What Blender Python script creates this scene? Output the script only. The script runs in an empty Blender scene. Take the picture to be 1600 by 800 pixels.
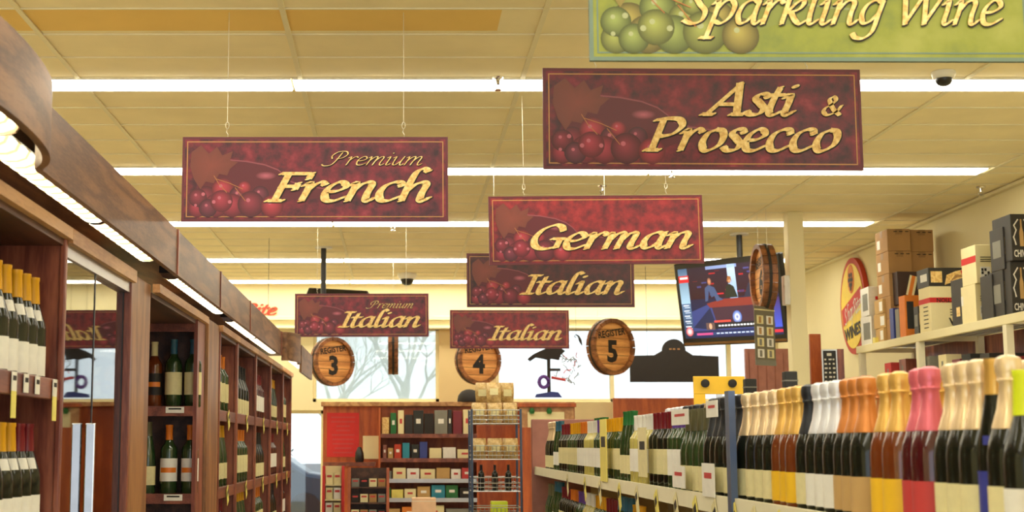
import bpy, math, random
from mathutils import Vector, Matrix, Euler
S = bpy.context.scene
C = S.collection
R = math.radians
# ---------------------------------------------------------------- camera, world, lamps, exposure
F_PX, CX, CY, HORIZON = 2200.0, 620.0, 400.0, 695.0
EYE = 1.55
PITCH = math.atan((HORIZON - CY) / F_PX)
CEIL = 3.55
cam_data = bpy.data.cameras.new('camera')
cam = bpy.data.objects.new('camera', cam_data); C.objects.link(cam)
cam.location = (0, 0, EYE); cam.rotation_euler = (math.pi/2 + PITCH, 0, 0)
cam_data.sensor_width = 36; cam_data.lens = F_PX/1600*36
cam_data.shift_x = (800 - CX)/1600
cam_data.clip_start = 0.05; cam_data.clip_end = 300
S.camera = cam
cam_data.dof.use_dof = True; cam_data.dof.focus_distance = 6.5; cam_data.dof.aperture_fstop = 6.2
S.view_settings.view_transform = 'Standard'; S.view_settings.look = 'None'
S.view_settings.gamma = 1; S.view_settings.exposure = 0.68
S.view_settings.use_curve_mapping = False
W = bpy.data.worlds.new('sky'); S.world = W; W.use_nodes = True
W.node_tree.nodes['Background'].inputs[0].default_value = (.86, .93, 1.0, 1)
W.node_tree.nodes['Background'].inputs[1].default_value = 1.15
STRIP = 9.0          # ceiling strips
UNDER = 10.0          # strips under the valance
SHELF_E = .62

def ray(u, v):
    x, y = (u-CX)/F_PX, (CY-v)/F_PX
    return Vector((x, math.cos(PITCH) - y*math.sin(PITCH), math.sin(PITCH) + y*math.cos(PITCH)))
def PY(u, v, Y): r = ray(u, v); return Vector((0, 0, EYE)) + r*(Y/r.y)
def PX(u, v, X): r = ray(u, v); return Vector((0, 0, EYE)) + r*(X/r.x)
def PZ(u, v, z): r = ray(u, v); return Vector((0, 0, EYE)) + r*((z-EYE)/r.z)

# ---------------------------------------------------------------- materials
def srgb(c):
    return tuple(((v/255+.055)/1.055)**2.4 if v/255 > .04045 else v/255/12.92 for v in c) + (1,)
def newmat(name):
    m = bpy.data.materials.new(name); m.use_nodes = True
    return m, m.node_tree, m.node_tree.nodes['Principled BSDF']
def mat(name, rgb, rough=.5, metal=0, spec=.5, var=.06, scale=12.0, coat=0):
    m, t, b = newmat(name)
    n = t.nodes.new('ShaderNodeTexNoise'); n.inputs['Scale'].default_value = scale; n.inputs['Detail'].default_value = 3
    co = t.nodes.new('ShaderNodeTexCoord'); t.links.new(co.outputs['Object'], n.inputs['Vector'])
    r = t.nodes.new('ShaderNodeValToRGB'); c = srgb(rgb)
    r.color_ramp.elements[0].position = .3; r.color_ramp.elements[1].position = .7
    r.color_ramp.elements[0].color = tuple(x*(1-var) for x in c[:3])+(1,)
    r.color_ramp.elements[1].color = tuple(min(1, x*(1+var)) for x in c[:3])+(1,)
    t.links.new(n.outputs['Fac'], r.inputs['Fac']); t.links.new(r.outputs['Color'], b.inputs['Base Color'])
    b.inputs['Roughness'].default_value = rough; b.inputs['Metallic'].default_value = metal
    b.inputs['Specular IOR Level'].default_value = spec; b.inputs['Coat Weight'].default_value = coat
    return m
def wood(name, light, dark, axis=1, rough=.38, grain=1.0):
    m, t, b = newmat(name)
    co = t.nodes.new('ShaderNodeTexCoord'); mp = t.nodes.new('ShaderNodeMapping')
    sc = [9.0, 9.0, 9.0]; sc[axis] = 1.1
    mp.inputs['Scale'].default_value = [s*grain for s in sc]
    t.links.new(co.outputs['Object'], mp.inputs['Vector'])
    n = t.nodes.new('ShaderNodeTexNoise'); n.inputs['Scale'].default_value = .8; n.inputs['Detail'].default_value = 2
    t.links.new(mp.outputs['Vector'], n.inputs['Vector'])
    mu = t.nodes.new('ShaderNodeMath'); mu.operation = 'MULTIPLY'; mu.inputs[1].default_value = 22
    t.links.new(n.outputs['Fac'], mu.inputs[0])
    si = t.nodes.new('ShaderNodeMath'); si.operation = 'SINE'; t.links.new(mu.outputs[0], si.inputs[0])
    f = t.nodes.new('ShaderNodeTexNoise'); f.inputs['Scale'].default_value = 14; f.inputs['Detail'].default_value = 4
    t.links.new(mp.outputs['Vector'], f.inputs['Vector'])
    ad = t.nodes.new('ShaderNodeMath'); ad.operation = 'MULTIPLY_ADD'; ad.inputs[1].default_value = .28
    t.links.new(si.outputs[0], ad.inputs[0]); t.links.new(f.outputs['Fac'], ad.inputs[2])
    r = t.nodes.new('ShaderNodeValToRGB')
    r.color_ramp.elements[0].position = .15; r.color_ramp.elements[1].position = .8
    r.color_ramp.elements[0].color = srgb(dark); r.color_ramp.elements[1].color = srgb(light)
    t.links.new(ad.outputs[0], r.inputs['Fac']); t.links.new(r.outputs['Color'], b.inputs['Base Color'])
    b.inputs['Roughness'].default_value = rough
    return m
def emit(name, rgb, s):
    m, t, b = newmat(name)
    b.inputs['Base Color'].default_value = (.8, .8, .8, 1)
    b.inputs['Emission Color'].default_value = srgb(rgb); b.inputs['Emission Strength'].default_value = s
    return m
def mottled(name, stops, scale=9, rough=.35):
    m, t, b = newmat(name)
    co = t.nodes.new('ShaderNodeTexCoord')
    n = t.nodes.new('ShaderNodeTexNoise'); n.inputs['Scale'].default_value = scale; n.inputs['Detail'].default_value = 5; n.inputs['Roughness'].default_value = .6
    t.links.new(co.outputs['Object'], n.inputs['Vector'])
    r = t.nodes.new('ShaderNodeValToRGB'); e = r.color_ramp.elements
    e[0].position, e[0].color = stops[0][0], srgb(stops[0][1]); e[1].position, e[1].color = stops[-1][0], srgb(stops[-1][1])
    for p, c in stops[1:-1]:
        k = e.new(p); k.color = srgb(c)
    t.links.new(n.outputs['Fac'], r.inputs['Fac']); t.links.new(r.outputs['Color'], b.inputs['Base Color'])
    b.inputs['Roughness'].default_value = rough
    return m
def vcol(name, emission=0.0, rough=.35):
    m, t, b = newmat(name)
    a = t.nodes.new('ShaderNodeVertexColor'); a.layer_name = 'Col'
    t.links.new(a.outputs['Color'], b.inputs['Base Color']); b.inputs['Roughness'].default_value = rough
    if emission:
        t.links.new(a.outputs['Color'], b.inputs['Emission Color']); b.inputs['Emission Strength'].default_value = emission
    return m
def pane(name, tint=(1, 1, 1), refl=.12, milk=0.0):
    m, t, b = newmat(name); t.nodes.remove(b)
    out = t.nodes['Material Output']; tr = t.nodes.new('ShaderNodeBsdfTransparent'); tr.inputs[0].default_value = tint+(1,)
    gl = t.nodes.new('ShaderNodeBsdfGlossy'); gl.inputs['Roughness'].default_value = .02
    fr = t.nodes.new('ShaderNodeFresnel'); fr.inputs[0].default_value = 1.5
    ma = t.nodes.new('ShaderNodeMath'); ma.operation = 'ADD'; ma.inputs[1].default_value = refl; ma.use_clamp = True
    mx = t.nodes.new('ShaderNodeMixShader'); t.links.new(fr.outputs[0], ma.inputs[0]); t.links.new(ma.outputs[0], mx.inputs[0])
    t.links.new(tr.outputs[0], mx.inputs[1]); t.links.new(gl.outputs[0], mx.inputs[2])
    last = mx
    if milk:
        df = t.nodes.new('ShaderNodeBsdfTranslucent'); df.inputs[0].default_value = (.9, .95, .9, 1)
        m2 = t.nodes.new('ShaderNodeMixShader'); m2.inputs[0].default_value = milk
        t.links.new(mx.outputs[0], m2.inputs[1]); t.links.new(df.outputs[0], m2.inputs[2]); last = m2
    t.links.new(last.outputs[0], out.inputs[0])
    return m

M = dict(
    tile=mat('ceiling_tile', (243, 229, 184), .9, var=.05, scale=3),
    ochre=mat('ochre_tile', (236, 200, 116), .9, var=.03, scale=3),
    grid=mat('grid_metal', (236, 228, 196), .6, var=.02),
    gridd=mat('grid_metal_wide', (232, 222, 182), .6, var=.02),
    cream=mat('cream_paint', (234, 222, 176), .8, var=.02, scale=2),
    tan=mat('tan_paint', (214, 188, 136), .8, var=.03, scale=2),
    floor=mat('floor_tile', (206, 200, 172), .5, var=.05, scale=2),
    tube=emit('strip_diffuser', (255, 250, 232), STRIP),
    white=mat('white_enamel', (235, 232, 222), .4, var=.02),
    oak=wood('brown_oak', (142, 100, 64), (92, 60, 38), 1, .42, 1.5),
    oakv=wood('brown_oak_upright', (170, 120, 72), (124, 80, 48), 2),
    cherry=wood('cherry_wood', (158, 92, 68), (112, 56, 44), 2, .32),
    cherryh=wood('cherry_wood_shelf', (146, 82, 58), (100, 50, 38), 1, .35),
    dark=wood('dark_wood', (98, 62, 44), (60, 36, 27), 1, .45),
    ledge=wood('pale_ledge', (206, 158, 104), (166, 116, 70), 1, .4),
    orange=wood('orange_wood', (190, 96, 40), (156, 70, 26), 2, .45),
    barrel=wood('barrel_wood', (232, 168, 96), (190, 124, 62), 0, .5),
    barreld=wood('barrel_stave', (160, 100, 54), (100, 60, 32), 0, .5),
    black=mat('black_plastic', (26, 24, 24), .35, var=.02),
    matte=mat('black_matte', (38, 32, 28), .7, var=.1),
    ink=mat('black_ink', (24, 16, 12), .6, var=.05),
    steel=mat('steel', (190, 190, 188), .3, 1, var=.04),
    wire=mat('wire', (214, 206, 184), .4, .4, var=.03),
    chrome=mat('chrome', (225, 225, 225), .12, 1),
    blue=mat('blue_metal', (92, 108, 140), .35, .5),
    gold=mottled('gold_foil', [(.3, (206, 150, 74)), (.5, (240, 202, 122)), (.7, (255, 228, 160))], 60, .35),
    goldline=mat('gold_line', (186, 132, 74), .4, var=.08),
    maroon=mottled('maroon_board', [(.30, (44, 14, 24)), (.45, (86, 22, 36)), (.58, (120, 26, 42)), (.72, (146, 44, 58))], 14),
    maroon2=mottled('bright_maroon_board', [(.30, (62, 16, 24)), (.45, (112, 24, 34)), (.58, (144, 30, 38)), (.72, (164, 44, 50))], 14),
    maroon3=mottled('dark_maroon_board', [(.30, (34, 14, 18)), (.45, (60, 22, 26)), (.58, (80, 28, 32)), (.72, (98, 38, 40))], 14),
    edge=mat('board_edge', (98, 30, 40), .4),
    green=mottled('green_board', [(.3, (112, 122, 56)), (.5, (140, 144, 52)), (.7, (156, 156, 70))], 6),
    gedge=mat('green_edge', (110, 128, 110), .4),
    art=vcol('printed_art'), screen=vcol('screen_picture', SHELF_E),
    glass=mat('dark_bottle_glass', (24, 27, 18), .14, spec=.5, var=.2),
    glassg=mat('green_bottle_glass', (44, 66, 34), .12, spec=.8, var=.2),
    glassa=mat('amber_bottle_glass', (110, 52, 20), .12, spec=.8, var=.2),
    glassr=mat('ruby_bottle_glass', (72, 18, 22), .12, spec=.8, var=.2),
    glassy=mat('pale_wine_glass', (188, 176, 96), .12, spec=.8, var=.2),
    paper=mat('label_paper', (236, 232, 220), .7, var=.04, scale=40),
    creamp=mat('cream_label', (226, 214, 160), .7, var=.06, scale=40),
    card=mat('kraft_card', (176, 134, 82), .8, var=.06, scale=8),
    card2=mat('tan_card', (196, 158, 98), .8, var=.06, scale=8),
    bcream=mat('cream_card', (236, 222, 170), .7, var=.02),
    bblack=mat('black_card', (42, 38, 34), .5, var=.1),
    tape=mat('packing_tape', (150, 112, 66), .4),
    pane=pane('clear_pane', (.97, 1, .98), .04), cpane=pane('cooler_pane', (.9, .97, .92), .22),
    milk=pane('hazy_pane', (.97, 1, .97), .02, .35),
    red=mat('red_print', (206, 40, 36), .6), red2=mat('faded_red', (196, 62, 60), .6),
    bred=mat('brick_red', (190, 60, 32), .6),
    yellow=mat('yellow_card', (240, 190, 40), .5), yel2=mat('pale_yellow', (236, 220, 110), .5),
    neon=mat('neon_yellow', (226, 240, 40), .4), orangec=mat('orange_card', (226, 128, 40), .6),
    bluec=mat('blue_card', (52, 66, 140), .5), tealc=mat('teal_card', (40, 136, 160), .5),
    greenc=mat('green_card', (34, 110, 50), .5), greyc=mat('grey_card', (130, 128, 116), .6),
    mauve=mat('mauve_panel', (158, 104, 92), .5, var=.1), asphalt=mat('asphalt', (120, 122, 124), .9),
    carp=mat('car_paint', (46, 62, 78), .3, .3), carg=mat('car_glass', (30, 40, 48), .1), rubber=mat('rubber', (22, 22, 22), .8),
    bark=mat('pale_bark', (196, 196, 176), .9), hedge=mottled('hedge_leaf', [(.3, (40, 60, 44)), (.7, (84, 104, 80))], 10, .9),
    slate=mat('slate_board', (44, 44, 42), .7), chalk=mat('chalk', (220, 216, 200), .8),
    fsilver=mat('silver_foil', (226, 226, 230), .3, .35), fgold=mat('gold_foil_wrap', (232, 184, 96), .28, .45),
    fpink=mat('pink_foil', (224, 110, 124), .28, .35), fcream=mat('champagne_foil', (236, 208, 164), .26, .45),
    forange=mat('copper_foil', (214, 136, 68), .3, .45), fblack=mat('black_foil', (34, 36, 42), .35, .2),
    cyellow=mat('yellow_capsule', (222, 160, 20), .4), cblue=mat('blue_capsule', (60, 66, 150), .35),
    cteal=mat('teal_capsule', (44, 96, 120), .35), cred=mat('wine_red_capsule', (120, 24, 34), .35),
    corange=mat('orange_capsule', (226, 124, 34), .4), cpurple=mat('purple_capsule', (98, 62, 150), .4),
    cgrey=mat('olive_capsule', (100, 96, 66), .4),
    snack=mottled('snack_bag', [(.3, (150, 110, 60)), (.5, (206, 170, 104)), (.7, (236, 210, 160))], 30, .4),
)
# strip under the valance: ribbed prismatic cover
def ribbed():
    m, t, b = newmat('prismatic_cover')
    co = t.nodes.new('ShaderNodeTexCoord'); w = t.nodes.new('ShaderNodeTexWave'); w.bands_direction = 'Y'
    w.inputs['Scale'].default_value = 3.2; w.inputs['Distortion'].default_value = 3.0; w.inputs['Detail'].default_value = 2
    t.links.new(co.outputs['Object'], w.inputs['Vector'])
    r = t.nodes.new('ShaderNodeValToRGB'); r.color_ramp.elements[0].color = srgb((255, 214, 140)); r.color_ramp.elements[1].color = srgb((255, 246, 214))
    mm = t.nodes.new('ShaderNodeMapRange'); mm.inputs['To Min'].default_value = UNDER*.09; mm.inputs['To Max'].default_value = UNDER*.6
    t.links.new(w.outputs['Fac'], r.inputs['Fac']); t.links.new(w.outputs['Fac'], mm.inputs['Value'])
    t.links.new(r.outputs['Color'], b.inputs['Emission Color']); t.links.new(mm.outputs['Result'], b.inputs['Emission Strength'])
    return m
M['under'] = ribbed()

# ---------------------------------------------------------------- mesh builder
class MB:
    def __init__(s): s.v = []; s.f = []; s.m = []; s.c = None; s.T = Matrix()
    def add(s, vs, fs, mi=0, col=None):
        o = len(s.v); s.v += [s.T @ Vector(p) for p in vs]; s.f += [[i+o for i in f] for f in fs]; s.m += [mi]*len(fs)
        if col is not None:
            if s.c is None: s.c = []
            if isinstance(col, tuple) and not isinstance(col[0], (tuple, list)): col = [col]*len(vs)
            s.c += [srgb(c) for c in col]
        return s
    def box(s, x0, x1, y0, y1, z0, z1, mi=0):
        if x1 < x0: x0, x1 = x1, x0
        if y1 < y0: y0, y1 = y1, y0
        if z1 < z0: z0, z1 = z1, z0
        v = [(x, y, z) for x in (x0, x1) for y in (y0, y1) for z in (z0, z1)]
        return s.add(v, [(0, 1, 3, 2), (4, 6, 7, 5), (0, 4, 5, 1), (2, 3, 7, 6), (0, 2, 6, 4), (1, 5, 7, 3)], mi)
    def prism(s, poly, y0, y1, mi=0, plane='xz'):
        n = len(poly)
        if plane == 'xz': f = lambda p, t: (p[0], t, p[1])
        elif plane == 'xy': f = lambda p, t: (p[0], p[1], t)
        else: f = lambda p, t: (t, p[0], p[1])
        v = [f(p, y0) for p in poly]+[f(p, y1) for p in poly]
        return s.add(v, [list(range(n))[::-1], list(range(n, 2*n))]+[(i, (i+1) % n, n+(i+1) % n, n+i) for i in range(n)], mi)
    def lathe(s, prof, n=20, a0=0, a1=360, mi=0, c=(0, 0, 0)):
        full = abs(a1-a0) >= 360; k = n if full else n+1
        v = [(c[0]+r*math.cos(R(a0+(a1-a0)*j/n)), c[1]+r*math.sin(R(a0+(a1-a0)*j/n)), c[2]+z) for r, z in prof for j in range(k)]
        fs = []
        for i in range(len(prof)-1):
            for j in range(n):
                a = i*k+j; b = i*k+(j+1) % k; fs.append((a, b, b+k, a+k))
        return s.add(v, fs, mi)
    def tube(s, pts, r, n=6, mi=0, closed=False):
        pts = [Vector(p) for p in pts]; v = []; m = len(pts)
        rr = r if isinstance(r, (list, tuple)) else [r]*m
        for i, p in enumerate(pts):
            if closed: d = pts[(i+1) % m]-pts[i-1]
            else: d = pts[min(i+1, m-1)]-pts[max(i-1, 0)]
            d.normalize(); u = d.cross(Vector((0, 0, 1)))
            if u.length < .05: u = d.cross(Vector((0, 1, 0)))
            u.normalize(); w = d.cross(u)
            v += [p+(u*math.cos(2*math.pi*j/n)+w*math.sin(2*math.pi*j/n))*rr[i] for j in range(n)]
        fs = []
        for i in range(m if closed else m-1):
            for j in range(n):
                a = i*n+j; b = i*n+(j+1) % n; c = ((i+1) % m)*n
                fs.append((a, b, c+(j+1) % n, c+j))
        if not closed: fs += [list(range(n))[::-1], list(range((m-1)*n, m*n))]
        return s.add(v, fs, mi)
    def disc(s, cx, cz, rx, rz, y, mi=0, col=None, rim=None, hi=None, n=20):
        """flat printed disc in the xz plane (colour per vertex)"""
        v = [(cx+(hi[0] if hi else 0)*rx, y, cz+(hi[1] if hi else 0)*rz)]+[(cx+rx*math.cos(2*math.pi*j/n), y, cz+rz*math.sin(2*math.pi*j/n)) for j in range(n)]
        fs = [(0, 1+j, 1+(j+1) % n) for j in range(n)]
        return s.add(v, fs, mi, None if col is None else [col]+[rim or col]*n)
    def flat(s, poly, y, mi=0, col=None):
        return s.add([(p[0], y, p[1]) for p in poly], [list(range(len(poly)))], mi, col)
    def data(s, name, mats, smooth=False):
        me = bpy.data.meshes.new(name); me.from_pydata([tuple(p) for p in s.v], [], s.f)
        for m in (mats if isinstance(mats, (list, tuple)) else [mats]): me.materials.append(m)
        me.polygons.foreach_set('material_index', s.m)
        if smooth: me.polygons.foreach_set('use_smooth', [True]*len(s.f))
        if s.c:
            a = me.color_attributes.new('Col', 'FLOAT_COLOR', 'POINT')
            for i, c in enumerate(s.c): a.data[i].color = c
        me.update(); return me
    def build(s, name, mats, parent=None, smooth=False, bevel=0, loc=None):
        o = bpy.data.objects.new(name, s.data(name, mats, smooth)); C.objects.link(o)
        if parent: o.parent = parent
        if loc is not None: o.location = loc
        if bevel:
            b = o.modifiers.new('bevel', 'BEVEL'); b.width = bevel; b.segments = 2; b.limit_method = 'ANGLE'
        if smooth:
            e = o.modifiers.new('edges', 'EDGE_SPLIT'); e.split_angle = R(40)
        return o
LAB = {}
def tag(o, label, cat, group=None, kind=None):
    if label: o['label'] = label; LAB.setdefault(label, []).append((o.name, group))
    if cat: o['category'] = cat
    if group: o['group'] = group
    if kind: o['kind'] = kind
    return o
def empty(name, loc=(0, 0, 0), rot=(0, 0, 0), label=None, cat=None, group=None):
    o = bpy.data.objects.new(name, None); C.objects.link(o); o.location = loc; o.rotation_euler = rot; o.empty_display_size = .05
    return tag(o, label, cat, group)
def struct(name, mb, mats, parent=None, **k):
    o = mb.build(name, mats, parent, **k); o['kind'] = 'structure'; return o
def clone(o, parent=None):
    c = o.copy(); C.objects.link(c)
    if parent: c.parent = parent
    for ch in o.children: clone(ch, c)
    return c
def place(proto, used, loc, rot=None, label=None, cat=None, group=None):
    o = proto if not used else clone(proto)
    o.location = loc
    if rot is not None: o.rotation_euler = rot
    return tag(o, label, cat, group)
ORD = ['first', 'second', 'third', 'fourth', 'fifth', 'sixth', 'seventh', 'eighth', 'ninth', 'tenth', 'eleventh', 'twelfth']
def text_mb(mb, txt, size, x, z, y, mi=0, align='CENTER', rot=0, shear=0, bold=0, sx=1):
    """built-in font, laid in the xz plane facing -y"""
    cu = bpy.data.curves.new('txt', 'FONT'); cu.body = txt; cu.size = size; cu.align_x = align; cu.align_y = 'CENTER'; cu.shear = shear; cu.offset = bold; cu.resolution_u = 2
    ob = bpy.data.objects.new('txt', cu); C.objects.link(ob); dg = bpy.context.evaluated_depsgraph_get()
    me = bpy.data.meshes.new_from_object(ob.evaluated_get(dg)); c, s_ = math.cos(rot), math.sin(rot)
    vs = [(x+(v.co.x*c*sx-v.co.y*s_), y, z+(v.co.x*s_*sx+v.co.y*c)) for v in me.vertices]
    mb.add(vs, [list(p.vertices) for p in me.polygons], mi)
    bpy.data.objects.remove(ob); bpy.data.curves.remove(cu); bpy.data.meshes.remove(me)

# ---------------------------------------------------------------- room
b = MB(); b.box(-5.5, 4.9, -4, 17.9, -.1, 0); struct('floor', b, M['floor'])
# light rows: measured from the picture
ROWS = [7.79-2.44*3, 7.79-2.44*2, 7.79-2.44] + [PZ(620, v, CEIL).y for v in (129.5, 265, 347.5, 405, 438.5)]
LX = 4.30
b = MB()
y_oc0, y_oc1 = PZ(620, 12, CEIL).y, PZ(620, 48, CEIL).y; x_oc = PZ(781, 30, CEIL).x
b.box(-5.5, 4.9, -4, y_oc0, CEIL, CEIL+.04); b.box(x_oc, 4.9, y_oc0, y_oc1, CEIL, CEIL+.04)
b.box(-5.5, x_oc, y_oc0, y_oc1, CEIL, CEIL+.04, 1); b.box(-5.5, 4.9, y_oc1, 17.9, CEIL, CEIL+.04)
ceil = struct('ceiling', b, [M['tile'], M['ochre']])
b = MB()
for i, y in enumerate(ROWS):
    y1 = ROWS[i+1] if i+1 < len(ROWS) else None
    hw = .12
    ys = [y-hw, y+hw]
    if y1:
        g = (y1-y-2*hw)/5; ys += [y+hw+g*k for k in range(1, 5)]
    for yy in ys: b.box(-5.5, 4.77, yy-.008, yy+.008, CEIL-.006, CEIL-.0005)
for k in range(-4, 5):
    x = -.53+1.22*k
    b.box(x-.013, x+.013, -4, 17.6, CEIL-.009, CEIL-.0005, 1)
struct('ceiling_grid', b, [M['grid'], M['gridd']], ceil)
YW = 17.62
# front wall with openings
zt, zb = PY(600, 511, YW).z, PY(600, 628, YW).z
xA0, xA1 = PY(489, 560, YW).x, PY(686, 560, YW).x
xB0, xB1 = PY(775, 560, YW).x, 4.60
xD0, xD1 = -1.62, PY(506, 700, YW).x
zd = PY(480, 641, YW).z
b = MB()
b.box(-5.5, 4.9, YW, YW+.25, zt, CEIL)
b.box(-5.5, xD0, YW, YW+.25, 0, zt); b.box(xD0, xA0, YW, YW+.25, zd, zt) if xA0 > xD0 else None
b.box(xA0, xA1, YW, YW+.25, zd, zb)
b.box(xD1, xA1, YW, YW+.25, 0, zd); b.box(xA1, xB0, YW, YW+.25, 0, zt, 1)
b.box(xB0, xB1, YW, YW+.25, 0, zb); b.box(xB1, 4.9, YW, YW+.25, 0, zt)
struct('wall_front', b, [M['cream'], M['tan']])
b = MB(); b.box(4.77, 4.97, -4, YW, 0, CEIL); struct('wall_right', b, M['cream'])
b = MB(); b.box(-5.7, -5.5, -4, YW, 0, CEIL); struct('wall_left', b, M['cream'])
z5 = PY(600, 500, YW-.1).z
b = MB(); b.box(-5.5, 4.77, YW-.10, YW-.002, z5, z5+.05); b.box(-5.5, 4.77, YW-.05, YW-.002, zt-.01, z5)
b.box(-5.5, 4.77, YW-.14, YW-.002, zt-.03, zt-.005)
struct('trim_1', b, M['gridd'], bevel=.006)
b = MB(); b.box(4.72, 4.768, -4, YW-.02, CEIL-.03, CEIL-.007); struct('trim_2', b, M['gridd'])
b = MB(); b.box(4.75, 4.768, -4, YW-.02, 0.001, .12); struct('baseboard_right', b, M['matte'])
def window(name, x0, x1, z0, z1, bars, m):
    fr = MB()
    for a, c in ((x0, x0+.04), (x1-.04, x1)): fr.box(a, c, YW+.06, YW+.14, z0, z1)
    fr.box(x0, x1, YW+.06, YW+.14, z0, z0+.04); fr.box(x0, x1, YW+.06, YW+.14, z1-.04, z1)
    for x in bars: fr.box(x-.025, x+.025, YW+.06, YW+.14, z0, z1)
    o = struct(name, fr, M['cream'])
    g = MB(); g.box(x0+.02, x1-.02, YW+.095, YW+.103, z0+.02, z1-.02); struct('pane', g, m, o)
window('window_1', xA0, xA1, zb, zt, [], M['milk'])
window('window_2', xB0, xB1, zb, zt, [PY(957, 560, YW).x, PY(1141, 560, YW).x], M['pane'])
window('door_1', xD0, xD1, 0, zd, [], M['pane'])

# ceiling strips
def strip(w):
    r = empty('ceiling_light')
    b = MB(); b.box(-w/2, w/2, -.115, .115, -.012, -.0005); b.build('housing', M['white'], r)
    b = MB(); b.box(-w/2+.006, w/2-.006, -.107, .107, -.02, -.012); b.build('diffuser', M['tube'], r)
    return r
sp = strip(2.43)
used = False
rowname = ['', '', '', 'nearest visible row', 'second visible row', 'third visible row', 'fourth visible row', 'farthest row by front wall']
pos = ['far left', 'centre left', 'centre right', 'far right']
for i, y in enumerate(ROWS):
    for k in range(4):
        x = LX-1.22-2.44*(3-k)
        lab = f'white fluorescent ceiling strip, {pos[k]} one of the {rowname[i]}' if i > 2 else f'white fluorescent ceiling strip overhead, {pos[k]}, {ORD[2-i]} row in front of the picture edge'
        if i < 3: lab = f'white fluorescent strip above the picture top, {pos[k]}, row {("nearest the viewer","in the middle","next to the ochre tiles")[i]}'
        place(sp, used, (x, y, CEIL), None, lab, 'ceiling light', 'fluorescent ceiling strips'); used = True

# ---------------------------------------------------------------- outside
b = MB(); b.box(-40, 60, YW+.3, 120, -.2, -.02); struct('ground', b, M['asphalt'])
rnd = random.Random(5)
def tree(x, y, h, label):
    r = empty('bare_tree', (x, y, -.02), (0, 0, 0), label, 'tree', 'bare trees outside')
    tr = MB(); br = MB()
    tr.tube([(0, 0, 0), (.05, 0, h*.3), (0, 0, h*.5)], [.14, .11, .08], 8)
    def grow(p, d, l, rad, lv):
        q = p+d*l; mid = p+d*l*.5+Vector((rnd.uniform(-1, 1), rnd.uniform(-1, 1), 0))*l*.06
        br.tube([p, mid, q], [rad, rad*.8, rad*.55], 5)
        if lv:
            for _ in range(3):
                nd = (d+Vector((rnd.uniform(-.8, .8), rnd.uniform(-.8, .8), rnd.uniform(-.15, .4)))).normalized()
                grow(q, nd, l*.66, rad*.55, lv-1)
    for _ in range(6):
        d = Vector((rnd.uniform(-1, 1), rnd.uniform(-.6, .6), rnd.uniform(.4, 1.2))).normalized()
        grow(Vector((0, 0, h*rnd.uniform(.3, .5))), d, h*.2, .05, 4)
    tr.build('trunk', M['bark'], r, True); br.build('branches', M['bark'], r)
tree(.15, 29, 5.6, 'pale bare tree outside the hazy left window, trunk nearest its right side')
tree(-1.5, 33, 5.0, 'smaller pale bare tree outside the hazy left window, farther left')
def car(x, y, rz, label, m):
    r = empty('parked_car', (x, y, -.02), (0, 0, rz), label, 'car')
    b = MB(); b.prism([(-2.1, .3), (-2.15, .75), (-1.9, .95), (-1.1, 1.0), (-.5, 1.42), (.7, 1.45), (1.35, 1.02), (2.0, .92), (2.15, .6), (2.1, .3)], -.85, .85)
    b.build('body', m, r, bevel=.08)
    for s_ in (-1, 1):
        g = MB(); g.prism([(-.95, 1.02), (-.45, 1.36), (.62, 1.38), (1.1, 1.03)], s_*.855, s_*.865); g.build('window', M['carg'], r)
        for xx in (-1.3, 1.3):
            w = MB(); w.T = Matrix.Translation((xx, s_*.8, .32)) @ Matrix.Rotation(R(90), 4, 'X'); w.lathe([(0, -.1), (.3, -.1), (.32, -.06), (.32, .06), (.3, .1), (0, .1)], 20); w.build('wheel', M['rubber'], r, True)
car(-3.1, 29, 0, 'dark blue car parked outside the glass door at far left', M['carp'])
def shrub(x, y, z, r_, label):
    b = MB()
    for k in range(900):
        d = Vector((rnd.gauss(0, 1), rnd.gauss(0, 1), rnd.gauss(0, 1))).normalized()*r_*rnd.uniform(.6, 1); p = d+Vector((0, 0, r_*.9))
        u = Vector((rnd.uniform(-1, 1), rnd.uniform(-1, 1), rnd.uniform(-1, 1))).normalized()*.09; w = u.cross(d.normalized())
        b.add([p-u, p+w*.5, p+u, p-w*.5], [(0, 1, 2, 3)])
    tag(b.build('shrub', M['hedge'], None, loc=(x, y, z)), label, 'shrub')
shrub(-3.6, 36, -.02, 1.1, 'dark evergreen shrub outside behind the parked dark blue car')
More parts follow.
